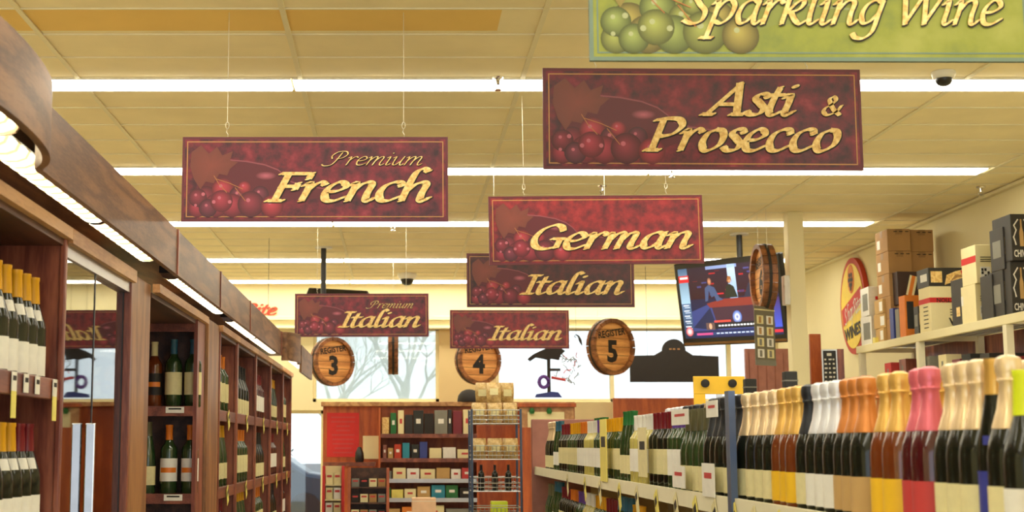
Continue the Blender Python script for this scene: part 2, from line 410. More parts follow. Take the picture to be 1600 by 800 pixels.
# ---------------------------------------------------------------- broad-nib lettering
G = {
 'a': (1.04, [[(.76, .9), (.5, 1), (.2, .8), (.08, .4), (.2, .04), (.45, .08), (.72, .45)], [(.79, 1.0), (.72, .5), (.73, .12), (.85, 0), (1.0, .14)]]),
 'c': (.88, [[(.76, .80), (.68, .98), (.45, 1), (.18, .8), (.08, .42), (.2, .06), (.48, 0), (.8, .2)]]),
 'e': (.9, [[(.1, .48), (.45, .52), (.7, .72), (.62, .95), (.4, 1), (.16, .75), (.08, .4), (.2, .05), (.5, 0), (.82, .2)]]),
 'g': (.98, [[(.76, .9), (.5, 1), (.2, .8), (.08, .4), (.2, .05), (.45, .1), (.7, .45)], [(.79, 1), (.72, .4), (.64, -.3), (.38, -.6), (.05, -.58), (-.1, -.42)]]),
 'h': (1.06, [[(.62, 1.62), (.4, 1.74), (.2, 1.5), (.12, .8), (.08, 0)], [(.12, .5), (.35, .88), (.6, 1), (.74, .85), (.7, .4), (.73, .06), (.86, 0), (1.0, .14)]]),
 'i': (.5, [[(-.03, .84), (.14, .98), (.16, .6), (.13, .1), (.26, 0), (.42, .14)], [(.2, 1.42), (.23, 1.38)]]),
 'k': (1.0, [[(.5, 1.64), (.3, 1.72), (.18, 1.4), (.12, .6), (.08, 0)], [(.14, .4), (.4, .8), (.64, 1), (.74, .85), (.6, .6), (.25, .46)], [(.32, .5), (.55, .16), (.78, 0), (.98, .12)]]),
 'l': (.5, [[(.52, 1.64), (.32, 1.74), (.18, 1.4), (.1, .6), (.12, .1), (.25, 0), (.42, .14)]]),
 'm': (1.5, [[(-.03, .84), (.13, .98), (.14, .6), (.08, 0)], [(.12, .45), (.35, .88), (.55, 1), (.65, .85), (.6, .4), (.56, 0)], [(.6, .45), (.83, .88), (1.03, 1), (1.14, .85), (1.08, .3), (1.12, .05), (1.26, 0), (1.42, .14)]]),
 'n': (1.04, [[(-.03, .84), (.13, .98), (.14, .6), (.08, 0)], [(.12, .5), (.35, .88), (.58, 1), (.72, .85), (.68, .4), (.71, .06), (.84, 0), (.98, .14)]]),
 'o': (.92, [[(.5, 1), (.2, .82), (.08, .4), (.2, .04), (.42, 0), (.72, .25), (.8, .62), (.7, .92), (.46, 1)]]),
 'p': (.95, [[(-.03, .84), (.13, .98), (.12, .4), (.0, -.62)], [(.12, .55), (.35, .9), (.6, 1), (.8, .75), (.72, .28), (.45, .02), (.15, .1)], [(-.2, -.6), (.22, -.6)]]),
 'r': (.74, [[(-.03, .84), (.13, .98), (.14, .6), (.08, 0)], [(.12, .5), (.32, .85), (.52, 1), (.7, .88)]]),
 's': (.7, [[(.62, .84), (.5, 1), (.28, .98), (.2, .78), (.4, .55), (.58, .3), (.48, .04), (.2, 0), (.0, .14)]]),
 't': (.58, [[(.26, 1.34), (.16, .8), (.12, .25), (.2, .02), (.35, 0), (.54, .14)], [(-.06, .96), (.54, .98)]]),
 'u': (1.06, [[(-.03, .84), (.14, .98), (.14, .5), (.18, .08), (.4, .03), (.7, .5)], [(.78, 1), (.7, .4), (.74, .06), (.88, 0), (1.0, .14)]]),
 'A': (1.38, [['L', (-.05, 0), (.84, 1.5)], ['L', (.80, 1.55), (1.05, 0)], ['L', (.3, .5), (.98, .5)], ['L', (-.2, 0), (.17, 0)], ['L', (.85, 0), (1.28, 0)]]),
 'P': (1.12, [['L', (.22, 1.5), (.12, 0)], ['L', (-.1, 0), (.38, 0)], [(-.05, 1.44), (.4, 1.52), (.82, 1.46), (.97, 1.15), (.75, .8), (.42, .68), (.2, .7)]]),
 'F': (1.02, [['L', (.26, 1.48), (.14, 0)], ['L', (-.1, 0), (.4, 0)], ['L', (.02, 1.48), (1.08, 1.48)], ['L', (1.08, 1.48), (1.04, 1.2)], ['L', (.18, .78), (.72, .78)], ['L', (.74, .94), (.70, .62)]]),
 'G': (1.36, [[(1.1, 1.16), (.98, 1.42), (.68, 1.52), (.28, 1.25), (.08, .7), (.2, .2), (.55, 0), (.95, .08), (1.1, .25)], ['L', (1.12, .62), (1.08, .08)], ['L', (.82, .64), (1.34, .64)]]),
 'I': (.62, [['L', (.28, 1.5), (.2, 0)], ['L', (.0, 1.5), (.56, 1.5)], ['L', (-.08, 0), (.46, 0)]]),
 'S': (1.02, [[(.9, 1.2), (.78, 1.48), (.48, 1.52), (.2, 1.22), (.42, .85), (.72, .52), (.66, .12), (.35, 0), (-.02, .12)]]),
 'W': (1.72, [['L', (.02, 1.45), (.32, 0)], ['L', (.3, 0), (.88, 1.4)], ['L', (.86, 1.45), (1.08, 0)], ['L', (1.06, 0), (1.68, 1.45)], ['L', (-.15, 1.45), (.25, 1.45)], ['L', (1.5, 1.45), (1.86, 1.45)]]),
 'R': (1.2, [['L', (.22, 1.5), (.12, 0)], [(-.1, 1.3), (.4, 1.55), (.82, 1.46), (.92, 1.15), (.7, .85), (.25, .75)], [(.5, .8), (.75, .3), (1.0, 0), (1.2, .1)]]),
 'B': (1.1, [['L', (.2, 1.5), (.12, 0)], [(.1, 1.48), (.6, 1.5), (.8, 1.2), (.6, .85), (.2, .8)], [(.2, .8), (.75, .7), (.85, .3), (.55, 0), (.05, 0)]]),
 '&': (1.3, [[(1.12, .66), (.88, .22), (.4, 0), (.1, .2), (.15, .5), (.5, .8), (.66, 1.1), (.48, 1.32), (.28, 1.15), (.4, .8), (.72, .35), (1.15, 0)]]),
 '@': (1.35, [[(.0, .75), (-.12, 1.1), (.2, 1.55), (.8, 1.6), (1.05, 1.25), (.8, .85), (.4, .75)], [(.55, 1.45), (.42, .6), (.2, .02), (-.3, -.1), (-.55, .05)]]),
 ' ': (.45, []),
}
def spline(pts, k=7):
    if pts[0] == 'L': return [Vector(p).to_2d() for p in pts[1:]]
    P = [Vector(p) for p in pts]; P = [P[0]*2-P[1]]+P+[P[-1]*2-P[-2]]; out = []
    for i in range(1, len(P)-2):
        a, b, c, d = P[i-1:i+3]
        for j in range(k):
            t = j/k; out.append(.5*((2*b)+(c-a)*t+(2*a-5*b+4*c-d)*t*t+(3*b-a-3*c+d)*t**3))
    out.append(P[-2]); return out
def lettering(mb, txt, x0, x1, z, xh, y, a=.26, b=.07, nib=28, slant=.28, mi=0, grow=0, dx=0, dz=0, gap=1.0):
    """txt between x0 and x1, baseline z, x-height xh, facing -y"""
    an = R(nib); W_ = []; pen = 0
    for ch in txt:
        adv, st = G[ch]
        for s_ in st:
            q = [Vector((p.x+pen+slant*p.y, p.y)) for p in spline(s_)]; W_.append(q)
        pen += adv*gap
    lo = min(p.x for q in W_ for p in q); hi = max(p.x for q in W_ for p in q)
    k = (x1-x0)/(hi-lo+a)
    def wid(d):   # half width of the nib ellipse across direction d
        n = Vector((-d.y, d.x)); u = Vector((math.cos(an), math.sin(an))); w = Vector((-u.y, u.x))
        return .5*math.hypot(a*n.dot(u), b*n.dot(w))+grow
    for si, q in enumerate(W_):
        yy = y-(si % 6)*.00018
        vs = []; m = len(q); ds = []
        for i in range(m):
            d = (q[min(i+1, m-1)]-q[max(i-1, 0)]); d.normalize(); ds.append(d)
        for p, d in zip(q, ds):
            n = Vector((-d.y, d.x))*wid(d)
            vs += [p+n, p-n]
        fs = [(2*i, 2*i+2, 2*i+3, 2*i+1) for i in range(m-1)]
        T = lambda p, e_=0: (x0+dx+(p.x-lo+a/2)*k, yy-e_, z+dz+p.y*xh)
        mb.add([T(p) for p in vs], fs, mi)
        for ei, e in enumerate((q[0], q[-1])):
            pts = []
            for j in range(10):
                t = 2*math.pi*j/10; ex, ey = (a/2+grow)*math.cos(t), (b/2+grow)*math.sin(t)
                pts.append(Vector((e.x+ex*math.cos(an)-ey*math.sin(an), e.y+ex*math.sin(an)+ey*math.cos(an))))
            mb.add([T(p, .00005+.00003*ei) for p in pts], [list(range(10))], mi)
def art(mb, w, h, y, leafc, grape, rim, bottle, line, hi):
    """printed bottle, grapes and vine leaf, in the board's own plane (origin centre)"""
    X = lambda u: (u-.5)*w
    Z = lambda v: (.5-v)*h
    bl = [(.06, .28), (.16, .27), (.24, .29), (.31, .33), (.36, .39), (.39, .46), (.41, .53), (.46, .58), (.53, .61), (.60, .63), (.60, .72), (.5, .73), (.42, .74), (.37, .80), (.31, .86), (.22, .89), (.06, .90)]
    mb.flat([(X(p[0]), Z(p[1])) for p in bl], y, 0, bottle)
    top = [Vector((X(p[0]), Z(p[1]))) for p in bl[:10]]
    for i in range(9):
        p, q = top[i], top[i+1]; o = Vector((0, h*.008))
        mb.add([(v.x, y-.0004, v.y) for v in (p-o, q-o, q+o, p+o)], [(0, 1, 2, 3)], 0, line)
    mb.disc(X(.315), Z(.46), w*.04, h*.05, y-.0004, 0, hi, bottle)
    gr = [(.06, .9, .035), (.09, .72, .045), (.155, .62, .042), (.215, .7, .038), (.13, .87, .045), (.06, .72, .035), (.235, .60, .025), (.295, .68, .032), (.19, .86, .045), (.26, .86, .05), (.34, .88, .042), (.10, .94, .035), (.15, .76, .042)]
    for k, (u, v, r_) in enumerate(gr):
        c = grape[k % len(grape)]
        mb.disc(X(u), Z(min(v, .95-r_*w/h)), r_*w, r_*w, y-.0006-.0001*k, 0, tuple(min(255, int(t*1.12+22)) for t in c), tuple(int(t*.62) for t in c), (-.15, .25), 22)
        mb.disc(X(u)-r_*w*.2, Z(min(v, .95-r_*w/h))+r_*w*.3, r_*w*.16, r_*w*.16, y-.0022, 0, hi, n=8)
    leaf = [(.035, .18), (.07, .10), (.10, .2), (.13, .12), (.15, .22), (.19, .17), (.18, .28), (.21, .30), (.18, .38), (.17, .46), (.14, .44), (.12, .55), (.09, .53), (.07, .62), (.045, .5), (.03, .35)]
    mb.add([(X(.11), y-.0024, Z(.34))]+[(X(p[0]), y-.0024, Z(p[1])) for p in leaf], [(0, 1+i, 1+(i+1) % len(leaf)) for i in range(len(leaf))], 0, [tuple(min(255, int(c*1.15)) for c in leafc)]+[leafc]*len(leaf))
    for seg in ([(.12, .46), (.14, .56), (.17, .66)], [(.13, .5), (.18, .55), (.23, .62)], [(.2, .6), (.22, .68), (.24, .76)]):
        for i in range(2):
            p, q = Vector((X(seg[i][0]), Z(seg[i][1]))), Vector((X(seg[i+1][0]), Z(seg[i+1][1]))); n = (q-p).normalized(); n = Vector((-n.y, n.x))*.0015
            mb.add([(v.x, y-.0026, v.y) for v in (p-n, q-n, q+n, p+n)], [(0, 1, 2, 3)], 0, (176, 110, 60))
def aisle_sign(px, Y, w, lines, label, roll=0, board='maroon', kind='red', wires=(1/6, 5/6), yaw=0, h=None):
    c = PY(px[0], px[1], Y); h = h or w*.3235
    r = empty('hanging_sign', (c.x, c.y, c.z-h/2), (0, R(roll), R(yaw)), label, 'sign', 'aisle signs hanging from the ceiling')
    Tm = Matrix.Translation((0, 0, h/2)); t = .006
    b = MB(); b.T = Tm; b.box(-w/2, w/2, -t, t, -h/2, h/2); b.build('board', M[board], r)
    b = MB(); b.T = Tm; e = w*.009
    for x0, x1, z0, z1 in ((-w/2, w/2, h/2-e, h/2), (-w/2, w/2, -h/2, -h/2+e), (-w/2, -w/2+e, -h/2+e, h/2-e), (w/2-e, w/2, -h/2+e, h/2-e)): b.box(x0, x1, -t-.001, t+.001, z0, z1)
    b.build('rim', M['edge' if kind == 'red' else 'gedge'], r)
    b = MB(); b.T = Tm; i_ = w*.017; e = w*.0036
    X, Z = w/2-i_, h/2-i_
    for x0, x1, z0, z1 in ((-X, X, Z-e, Z), (-X, X, -Z, -Z+e), (-X, -X+e, -Z+e, Z-e), (X-e, X, -Z+e, Z-e)): b.box(x0, x1, -t-.0008, -t, z0, z1)
    b.build('border_line', M['goldline' if kind == 'red' else 'gedge'], r)
    b = MB(); b.T = Tm
    if kind == 'red': art(b, w, h, -t-.0006, (112, 52, 40), [(136, 28, 46), (112, 24, 40), (156, 34, 48), (98, 26, 44)], None, (92, 22, 34), (140, 66, 76), (186, 96, 112))
    elif kind == 'dark': art(b, w, h, -t-.0006, (78, 44, 34), [(110, 32, 40), (88, 26, 36)], None, (62, 18, 24), (108, 60, 60), (150, 84, 90))
    else: art(b, w, h, -t-.0006, (140, 122, 60), [(128, 132, 56), (140, 124, 52), (118, 128, 58)], None, (132, 138, 62), (150, 156, 100), (170, 172, 124))
    b.build('printed_picture', M['art'], r)
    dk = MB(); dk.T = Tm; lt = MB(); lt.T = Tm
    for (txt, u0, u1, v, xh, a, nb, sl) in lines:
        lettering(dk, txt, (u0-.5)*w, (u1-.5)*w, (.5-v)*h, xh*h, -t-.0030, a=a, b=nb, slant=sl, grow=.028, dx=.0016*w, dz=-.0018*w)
        lettering(lt, txt, (u0-.5)*w, (u1-.5)*w, (.5-v)*h, xh*h, -t-.0052, a=a, b=nb, slant=sl)
    l = lt.build('lettering', M['gold'], r)
    dk.build('lettering_drop_shadow', M['ink'], l)  # drop shadow drawn in dark print, a swollen copy offset down-right of the letters
    for u in wires:
        x = (u-.5)*w; z0 = h
        hk = MB(); hk.tube([(x, 0, z0-.004), (x+.004, 0, z0+.012), (x-.004, 0, z0+.024), (x, 0, z0+.04)], .0022, 5)
        hk.tube([(x+.008*math.cos(a_), 0, z0+.055+.016*math.sin(a_)) for a_ in [k*math.pi/5 for k in range(10)]], .002, 5, closed=True)
        hk.build('hook', M['wire'], r)
        zc = CEIL-(c.z-h/2)
        wr = MB(); wr.tube([(x, 0, z0+.07), (x+zc*math.tan(R(-roll))*0, 0, zc-.001)], .0016, 5); wr.build('wire', M['wire'], r)
    return r
BIG = (.34, .10, .27)
aisle_sign((492.3, 280.3), 6.36, 1.22, [('@remium', .522, .905, .335, .10, .13, .05, .42), ('French', .305, .945, .755, .215)+BIG],
           'maroon sign reading Premium French, large and high on the left', roll=0)
aisle_sign((1096.5, 186.5), 5.28, 1.22, [('Asti', .485, .81, .455, .2)+BIG, ('&', .872, .945, .455, .135)+BIG, ('Prosecco', .305, .935, .81, .205)+BIG],
           'large maroon sign reading Asti & Prosecco, right under the green sign', roll=.3)
aisle_sign((931.5, 359.5), 7.93, 1.22, [('German', .19, .955, .77, .225)+BIG],
           'bright maroon sign reading German, below and left of the Asti & Prosecco sign', roll=-.45, board='maroon2', yaw=0)
aisle_sign((860, 438), 10.2, 1.22, [('Italian', .31, .945, .75, .225)+BIG],
           'dark maroon sign reading Italian, partly behind the German sign', roll=0, board='maroon3', kind='red')
aisle_sign((796, 514.5), 14.4, 1.22, [('Italian', .31, .945, .77, .225)+BIG],
           'smallest maroon sign reading only Italian, hanging lowest above the registers', roll=.1, board='maroon2')
aisle_sign((565.3, 492.5), 12.8, 1.22, [('@remium', .53, .885, .335, .10, .13, .05, .42), ('Italian', .315, .945, .77, .225)+BIG],
           'small maroon sign reading Premium Italian, in front of the register 3 barrel head', roll=-.1, board='maroon')
aisle_sign((1264, -12), 3.76, 1.22, [('Sparkling', .205, .672, .735, .17, .24, .07, .28), ('Wine', .70, .935, .735, .17, .24, .07, .28)],
           'pale green sign reading Sparkling Wine, cut off by the top right of the picture', roll=.15, board='green', kind='green')

# ---------------------------------------------------------------- register barrel heads
def barrel_head(px, Y, d, label, num=None, yaw=0, depth=.055, cat='sign'):
    c = PY(px[0], px[1], Y); r_ = d/2
    r = empty('barrel_head_sign', (c.x, c.y, c.z-r_), (0, 0, R(yaw)), label, cat, 'wooden barrel heads hung over the registers')
    T = Matrix.Translation((0, 0, r_))
    b = MB(); b.T = T @ Matrix.Rotation(R(90), 4, 'X'); b.lathe([(0, -.02), (r_*.9, -.02), (r_*.9, .02), (0, .02)], 40); b.build('head', M['barrel'], r)
    b = MB(); b.T = T
    for k in range(22):
        a0, a1 = 2*math.pi*(k+.04)/22, 2*math.pi*(k+.96)/22
        q = []
        for rr, yy in ((r_*.86, -depth), (r_, -depth), (r_*1.0, depth), (r_*.86, depth)):
            for a_ in (a0, a1): q.append((rr*math.cos(a_), yy, rr*math.sin(a_)))
        b.add(q, [(0, 1, 3, 2), (2, 3, 5, 4), (4, 5, 7, 6), (6, 7, 1, 0), (0, 2, 4, 6), (1, 7, 5, 3)])
    b.build('stave_ring', M['barreld'], r)
    b = MB(); b.T = T @ Matrix.Rotation(R(90), 4, 'X'); b.lathe([(r_*1.0, -.012), (r_*1.012, -.012), (r_*1.012, .012), (r_*1.0, .012)], 40); b.build('hoop', M['matte'], r)
    b = MB(); b.T = T
    for k in (-2, -1, 0, 1, 2):
        z = k*r_*.3; x = math.sqrt(max(0, (r_*.84)**2-z*z)); b.box(-x, x, -.0215, -.0205, z-.002, z+.002)
    b.build('plank_seam', M['ink'], r)
    if num:
        t = MB(); t.T = T
        text_mb(t, num, d*.52, 0, -r_*.2, -.023, bold=.012, sx=1.0)
        text_mb(t, 'REGISTER', d*.165, -r_*.03, r_*.47, -.023, rot=R(9), bold=.003, sx=.92)
        t.build('lettering', M['ink'], r)
    for s_ in (-1, 1):
        b = MB(); b.tube([(s_*r_*.6, 0, r_*1.8), (s_*r_*.6, 0, CEIL-(c.z-r_)-.001)], .0016, 5); b.build('wire', M['wire'], r)
    return r
barrel_head((519.5, 565), 16.2, .56, 'round wooden barrel head marked REGISTER 3, nearest the left shelves', '3', yaw=38)
barrel_head((747, 563), 16.2, .56, 'round wooden barrel head marked REGISTER 4, half behind the lowest Italian sign', '4', yaw=26)
barrel_head((954.5, 542), 14.2, .57, 'round wooden barrel head marked REGISTER 5, right of the lowest Italian sign', '5', yaw=34)
barrel_head((614.5, 548), 15.4, .52, 'barrel head seen edge on under the Premium Italian sign', None, yaw=90)
bh = barrel_head((1193, 433), 12.0, .57, 'tilted barrel head seen nearly edge on in front of the television', '6', yaw=-92, depth=.06)
# picture board under the barrel head by the television
def picture_board():
    p = PY(1195, 524, 11.9); r = empty('picture_board', (p.x, p.y, p.z-.255), (0, 0, R(38)), 'grey picture board with rows of small photos hanging below the tilted barrel head', 'board')
    w, h = .27, .50
    b = MB(); b.box(-w/2, w/2, -.004, .004, 0, h); b.build('panel', mat('board_grey', (118, 112, 92), .4), r, bevel=.001)
    for i in range(4):
        for j in range(2):
            x = -w*.24+j*w*.48; z = h*(.2+i*.19)
            q = MB(); q.box(x-.042, x+.042, -.008, -.004, z-.036, z+.036, 0); q.box(x-.02, x+.012, -.0095, -.008, z-.028, z+.026, 1)
            q.build('photo', [M['creamp'] if (i+j) % 2 else M['paper'], M['card'] if i > 1 else M['greyc']], r)
    b = MB(); b.box(-w/2, w/2, -.0085, -.004, h*.93, h*.95); b.build('top_strip', M['creamp'], r)
    b = MB(); b.box(-w/2, w/2, -.007, -.004, 0, h*.09); b.build('bottom_strip', M['greyc'], r)
    for s_ in (-.1, .1):
        b = MB(); b.tube([(s_, 0, h), (s_, 0, h+.004)], .0015, 5); b.build('wire', M['wire'], r)
picture_board()

# ---------------------------------------------------------------- televisions
def television(loc, rot, w, h, label, pole_xy, picture=True, zmid=None):
    c = Vector(loc); r = empty('television', loc, rot, label, 'television', 'ceiling-hung televisions')
    b = MB(); b.box(-w/2, w/2, -.03, .03, -h/2, h/2); b.build('casing', M['black'], r, bevel=.012)
    b = MB(); b.prism([(-w*.36, -h*.36), (w*.36, -h*.36), (w*.3, h*.34), (-w*.3, h*.34)], .03, .075); b.build('back_cover', M['matte'], r, bevel=.01)
    b = MB(); b.box(-w/2+.03, w/2-.03, -.034, -.030, -h/2+.012, -h/2+.035); b.build('speaker_strip', mat('bronze_strip', (120, 84, 44), .4, .3), r)
    sw, sh = w-.11, h-.13
    if picture:
        s_ = MB(); y = -.032
        U = lambda u: -sw/2+u*sw
        V = lambda v: sh/2-v*sh+.01
        def rc(u0, v0, u1, v1, c, k=0, c2=None): s_.add([(U(u0), y-.0003*k, V(v1)), (U(u1), y-.0003*k, V(v1)), (U(u1), y-.0003*k, V(v0)), (U(u0), y-.0003*k, V(v0))], [(0, 1, 2, 3)], 0, [c, c, c2 or c, c2 or c])
        def pl(pts, c, k): s_.add([(U(a), y-.0003*k, V(q)) for a, q in pts], [list(range(len(pts)))], 0, c)
        rc(0, 0, 1, 1, (24, 34, 78), 0, (30, 14, 30)); rc(.1, 0, 1, .45, (44, 12, 26), 1, (36, 20, 44))
        q = random.Random(3)
        for k in range(26):
            a, d = q.uniform(.14, .95), q.uniform(.04, .4); rc(a, d, a+q.uniform(.02, .07), d+q.uniform(.01, .03), q.choice([(150, 24, 34), (96, 20, 34), (60, 60, 120), (190, 40, 50)]), 2)
        rc(.52, 0, .6, .5, (120, 150, 196), 3, (170, 196, 226)); rc(.3, 0, .62, .045, (120, 140, 190), 3)
        pl([(.1, .62), (.35, .5), (.9, .5), (1, .6), (1, .9), (.1, .9)], (48, 60, 120), 3); pl([(.1, .85), (.3, .58), (.36, .9)], (26, 34, 70), 4)
        pl([(.27, .52), (.45, .47), (.78, .47), (.95, .54), (.9, .58), (.3, .58)], (120, 44, 40), 5); pl([(.32, .58), (.9, .58), (.86, .84), (.36, .84)], (58, 34, 52), 5)
        s_.disc(U(.57), V(.73), .06, .06, y-.002, 0, (200, 214, 236), (40, 80, 170)); s_.disc(U(.57), V(.73), .03, .03, y-.0023, 0, (40, 70, 160), (220, 230, 250))
        pl([(.36, .42), (.33, .44), (.31, .34), (.29, .48), (.26, .49), (.27, .30), (.31, .26), (.37, .30), (.41, .44), (.45, .48), (.38, .50)], (60, 76, 116), 6); s_.disc(U(.325), V(.215), .026, .035, y-.0024, 0, (196, 140, 110), (120, 76, 60))
        pl([(.47, .46), (.49, .30), (.53, .27), (.57, .31), (.6, .46)], (30, 34, 30), 6); s_.disc(U(.53), V(.215), .022, .032, y-.0024, 0, (226, 170, 130), (140, 90, 60)); pl([(.505, .24), (.52, .16), (.55, .17), (.56, .27), (.545, .2)], (140, 90, 50), 9)
        pl([(.7, .47), (.66, .47), (.72, .28), (.8, .26), (.84, .47)], (34, 36, 60), 6); s_.disc(U(.75), V(.2), .024, .034, y-.0024, 0, (206, 150, 120), (120, 76, 60))
        rc(0, 0, .1, .5, (150, 186, 214), 7, (60, 90, 130)); rc(0, .5, .1, 1, (24, 34, 60), 7, (80, 110, 150)); rc(.0, .1, .11, .2, (196, 30, 40), 8); rc(.015, .12, .1, .15, (240, 220, 220), 9)
        for k in range(5): rc(.02, .52+.075*k, .08, .535+.075*k, (214, 224, 240), 9); rc(.03, .55+.075*k, .09, .56+.075*k, (190, 206, 230), 9)
        rc(.24, .80, .97, .88, (20, 22, 34), 8); rc(.24, .79, .33, .89, (90, 70, 70), 9); s_.disc(U(.285), V(.84), .02, .028, y-.003, 0, (214, 160, 130))
        for k in range(17): rc(.37+.032*k, .828, .37+.032*k+.022, .85, (226, 230, 240), 10)
        rc(.33, .765, .50, .79, (220, 70, 60), 9)
        s_.disc(U(.055), V(.9), .05, .045, y-.0028, 0, (230, 230, 240), (190, 30, 50))
        rc(.12, .925, .97, .965, (40, 60, 110), 8); rc(.13, .93, .3, .96, (190, 70, 130), 9)
        for k in range(14): rc(.34+.043*k, .935, .34+.043*k+.03, .952, (190, 206, 236), 9)
        rc(.93, .5, 1, .9, (60, 80, 200), 9, (60, 40, 90)); rc(.9, .93, 1, .97, (190, 40, 60), 10)
        s_.build('screen', M['screen'], r)
    else:
        b = MB(); b.box(-sw/2, sw/2, -.033, -.030, -sh/2, sh/2); b.build('screen', M['black'], r)
    inv = Euler(rot).to_matrix().inverted()
    L = lambda p: inv @ (Vector(p)-c)
    zt_ = c.z+(zmid if zmid is not None else h*.1)
    b = MB(); b.tube([L((pole_xy[0], pole_xy[1], CEIL-.01)), L((pole_xy[0], pole_xy[1], zt_))], .028, 12); b.build('pole', M['black'], r)
    b = MB(); b.tube([L((pole_xy[0], pole_xy[1], CEIL-.001)), L((pole_xy[0], pole_xy[1], CEIL-.016))], .09, 16); b.build('ceiling_plate', M['white'], r)
    bk = L((pole_xy[0], pole_xy[1], zt_)); b = MB(); b.tube([bk, (0, .07, bk.z*.5)], .022, 8); b.build('bracket', M['black'], r)
t1 = Vector((3.149, 13.2, 2.89))
television(t1, (.154, .031, -1.035), 1.397, .812, 'lit television showing a news panel, hung beside the cream column', (t1.x+.12, t1.y+.10))
p = PY(516, 456, 14.3)
television((p.x+.02, 14.3, p.z-.16), (.5, -.1, R(150)), .72, .42, 'dark television turned away, above the Premium Italian sign', (PY(506, 440, 14.3).x, 14.22), False, .12)

# ---------------------------------------------------------------- ceiling fittings
def camera_dome(u, v, label, s_=1.0):
    p = PZ(u, v, CEIL); r = empty('dome_camera', (p.x, p.y, CEIL-.0), (0, 0, 0), label, 'camera', 'ceiling dome cameras'); r.scale = (s_, s_, s_)
    b = MB(); b.lathe([(0, -.001), (.11, -.001), (.115, -.02), (.10, -.06), (.085, -.07), (0, -.07)], 24); b.build('housing', M['white'], r, True)
    b = MB(); b.lathe([(.08, -.07), (.078, -.095), (.06, -.125), (.03, -.14), (0, -.144)], 24); b.build('dome', M['black'], r, True)
camera_dome(1474, 112, 'black dome security camera on the ceiling strip, right under the green sign', .56)
camera_dome(636, 427, 'small dome security camera on the ceiling above the Premium Italian sign')
def sprinkler(u, v, label):
    p = PZ(u, v, CEIL); r = empty('sprinkler', (p.x, p.y, CEIL), (0, 0, 0), label, 'sprinkler', 'ceiling sprinklers')
    b = MB(); b.lathe([(0, -.001), (.035, -.001), (.033, -.008), (.014, -.012), (.012, -.04), (0, -.04)], 14)
    b.tube([(-.014, 0, -.035), (-.018, 0, -.05), (0, 0, -.07)], .003, 5); b.tube([(.014, 0, -.035), (.018, 0, -.05), (0, 0, -.07)], .003, 5); b.build('body', M['chrome'], r)
    b = MB(); b.lathe([(0, -.068), (.022, -.070), (.022, -.073), (0, -.074)], 14); b.build('deflector', M['chrome'], r)
for a in ((778, 121, 'sprinkler against the nearest ceiling strip, left of the Asti & Prosecco sign'), (941, 290, 'sprinkler above the top edge of the German sign'), (1532, 292, 'sprinkler above the boxed stock near the right wall'), (614, 348, 'white sprinkler just under the bottom edge of the Premium French sign'), (1049, 262, 'sprinkler under the Asti & Prosecco sign, above the German sign right end')):
    sprinkler(*a)
def drop_wire(u, v0, v1, Y, label):
    p = PY(u, v1, Y); b = MB(); b.tube([(0, 0, 0), (0, 0, CEIL-p.z-.001)], .002, 5); tag(b.build('wire', M['ink'], None, loc=p), label, 'wire')
drop_wire(419, 350, 492, 13.6, 'dark wire hanging from the ceiling in front of the red Rite lettering')
# ---------------------------------------------------------------- column
def column():
    Y = 12.0; x0, x1 = PY(1232.5, 400, Y).x, PY(1257.5, 400, Y).x; x = (x0+x1)/2; w = (x1-x0)/2
    r = empty('column', (x, Y+w, 0), (0, 0, 0), 'cream square steel column between the television and the right wall', 'column')
    b = MB(); b.box(-w, w, -w, w, 0, CEIL-.002); b.build('shaft', M['cream'], r, bevel=.008)
    b = MB(); b.box(-w-.03, w+.03, -w-.03, w+.03, 0, .02); b.build('base_plate', M['white'], r)
    p0, p1 = PY(1234, 430, Y), PY(1234, 476, Y); r2 = empty('sensor_box', (x0-.02, Y-.0, p1.z), (0, 0, 0), 'white sensor box fixed to the side of the cream column', 'sensor')
    b = MB(); b.box(-.028, .02, .0, .09, 0, p0.z-p1.z); b.build('case', M['white'], r2, bevel=.006)
    b = MB(); b.box(-.0, .02, -.004, 0, .03, p0.z-p1.z-.03); b.build('lens', M['paper'], r2)
column()
# wall lettering
b = MB(); p = PY(434, 492, YW); x1 = p.x; z = p.z; xh = (PY(434, 474, YW).z-z)*.62
lettering(b, 'Rite', x1-.44, x1, z, xh, -.0, a=.3, b=.16, slant=.3)
text_w = x1-.44
lettering(b, 'S', text_w-1.2, text_w-.95, z, xh, 0, a=.2, b=.1); lettering(b, 'hop', text_w-.93, text_w-.1, z, xh, 0, a=.2, b=.1)
b2 = MB(); b2.v = b.v+[v+Vector((0, .02, 0)) for v in b.v]; n = len(b.v); b2.f = b.f+[[i+n for i in f][::-1] for f in b.f]+[(f[i], f[(i+1) % len(f)], f[(i+1) % len(f)]+n, f[i]+n) for f in b.f for i in range(len(f))]; b2.m = [0]*len(b2.f)
tag(b2.build('wall_lettering', M['bred'], None, loc=(0, YW-.022, 0)), 'red script store lettering on the cream front wall, ending in Rite', 'sign')
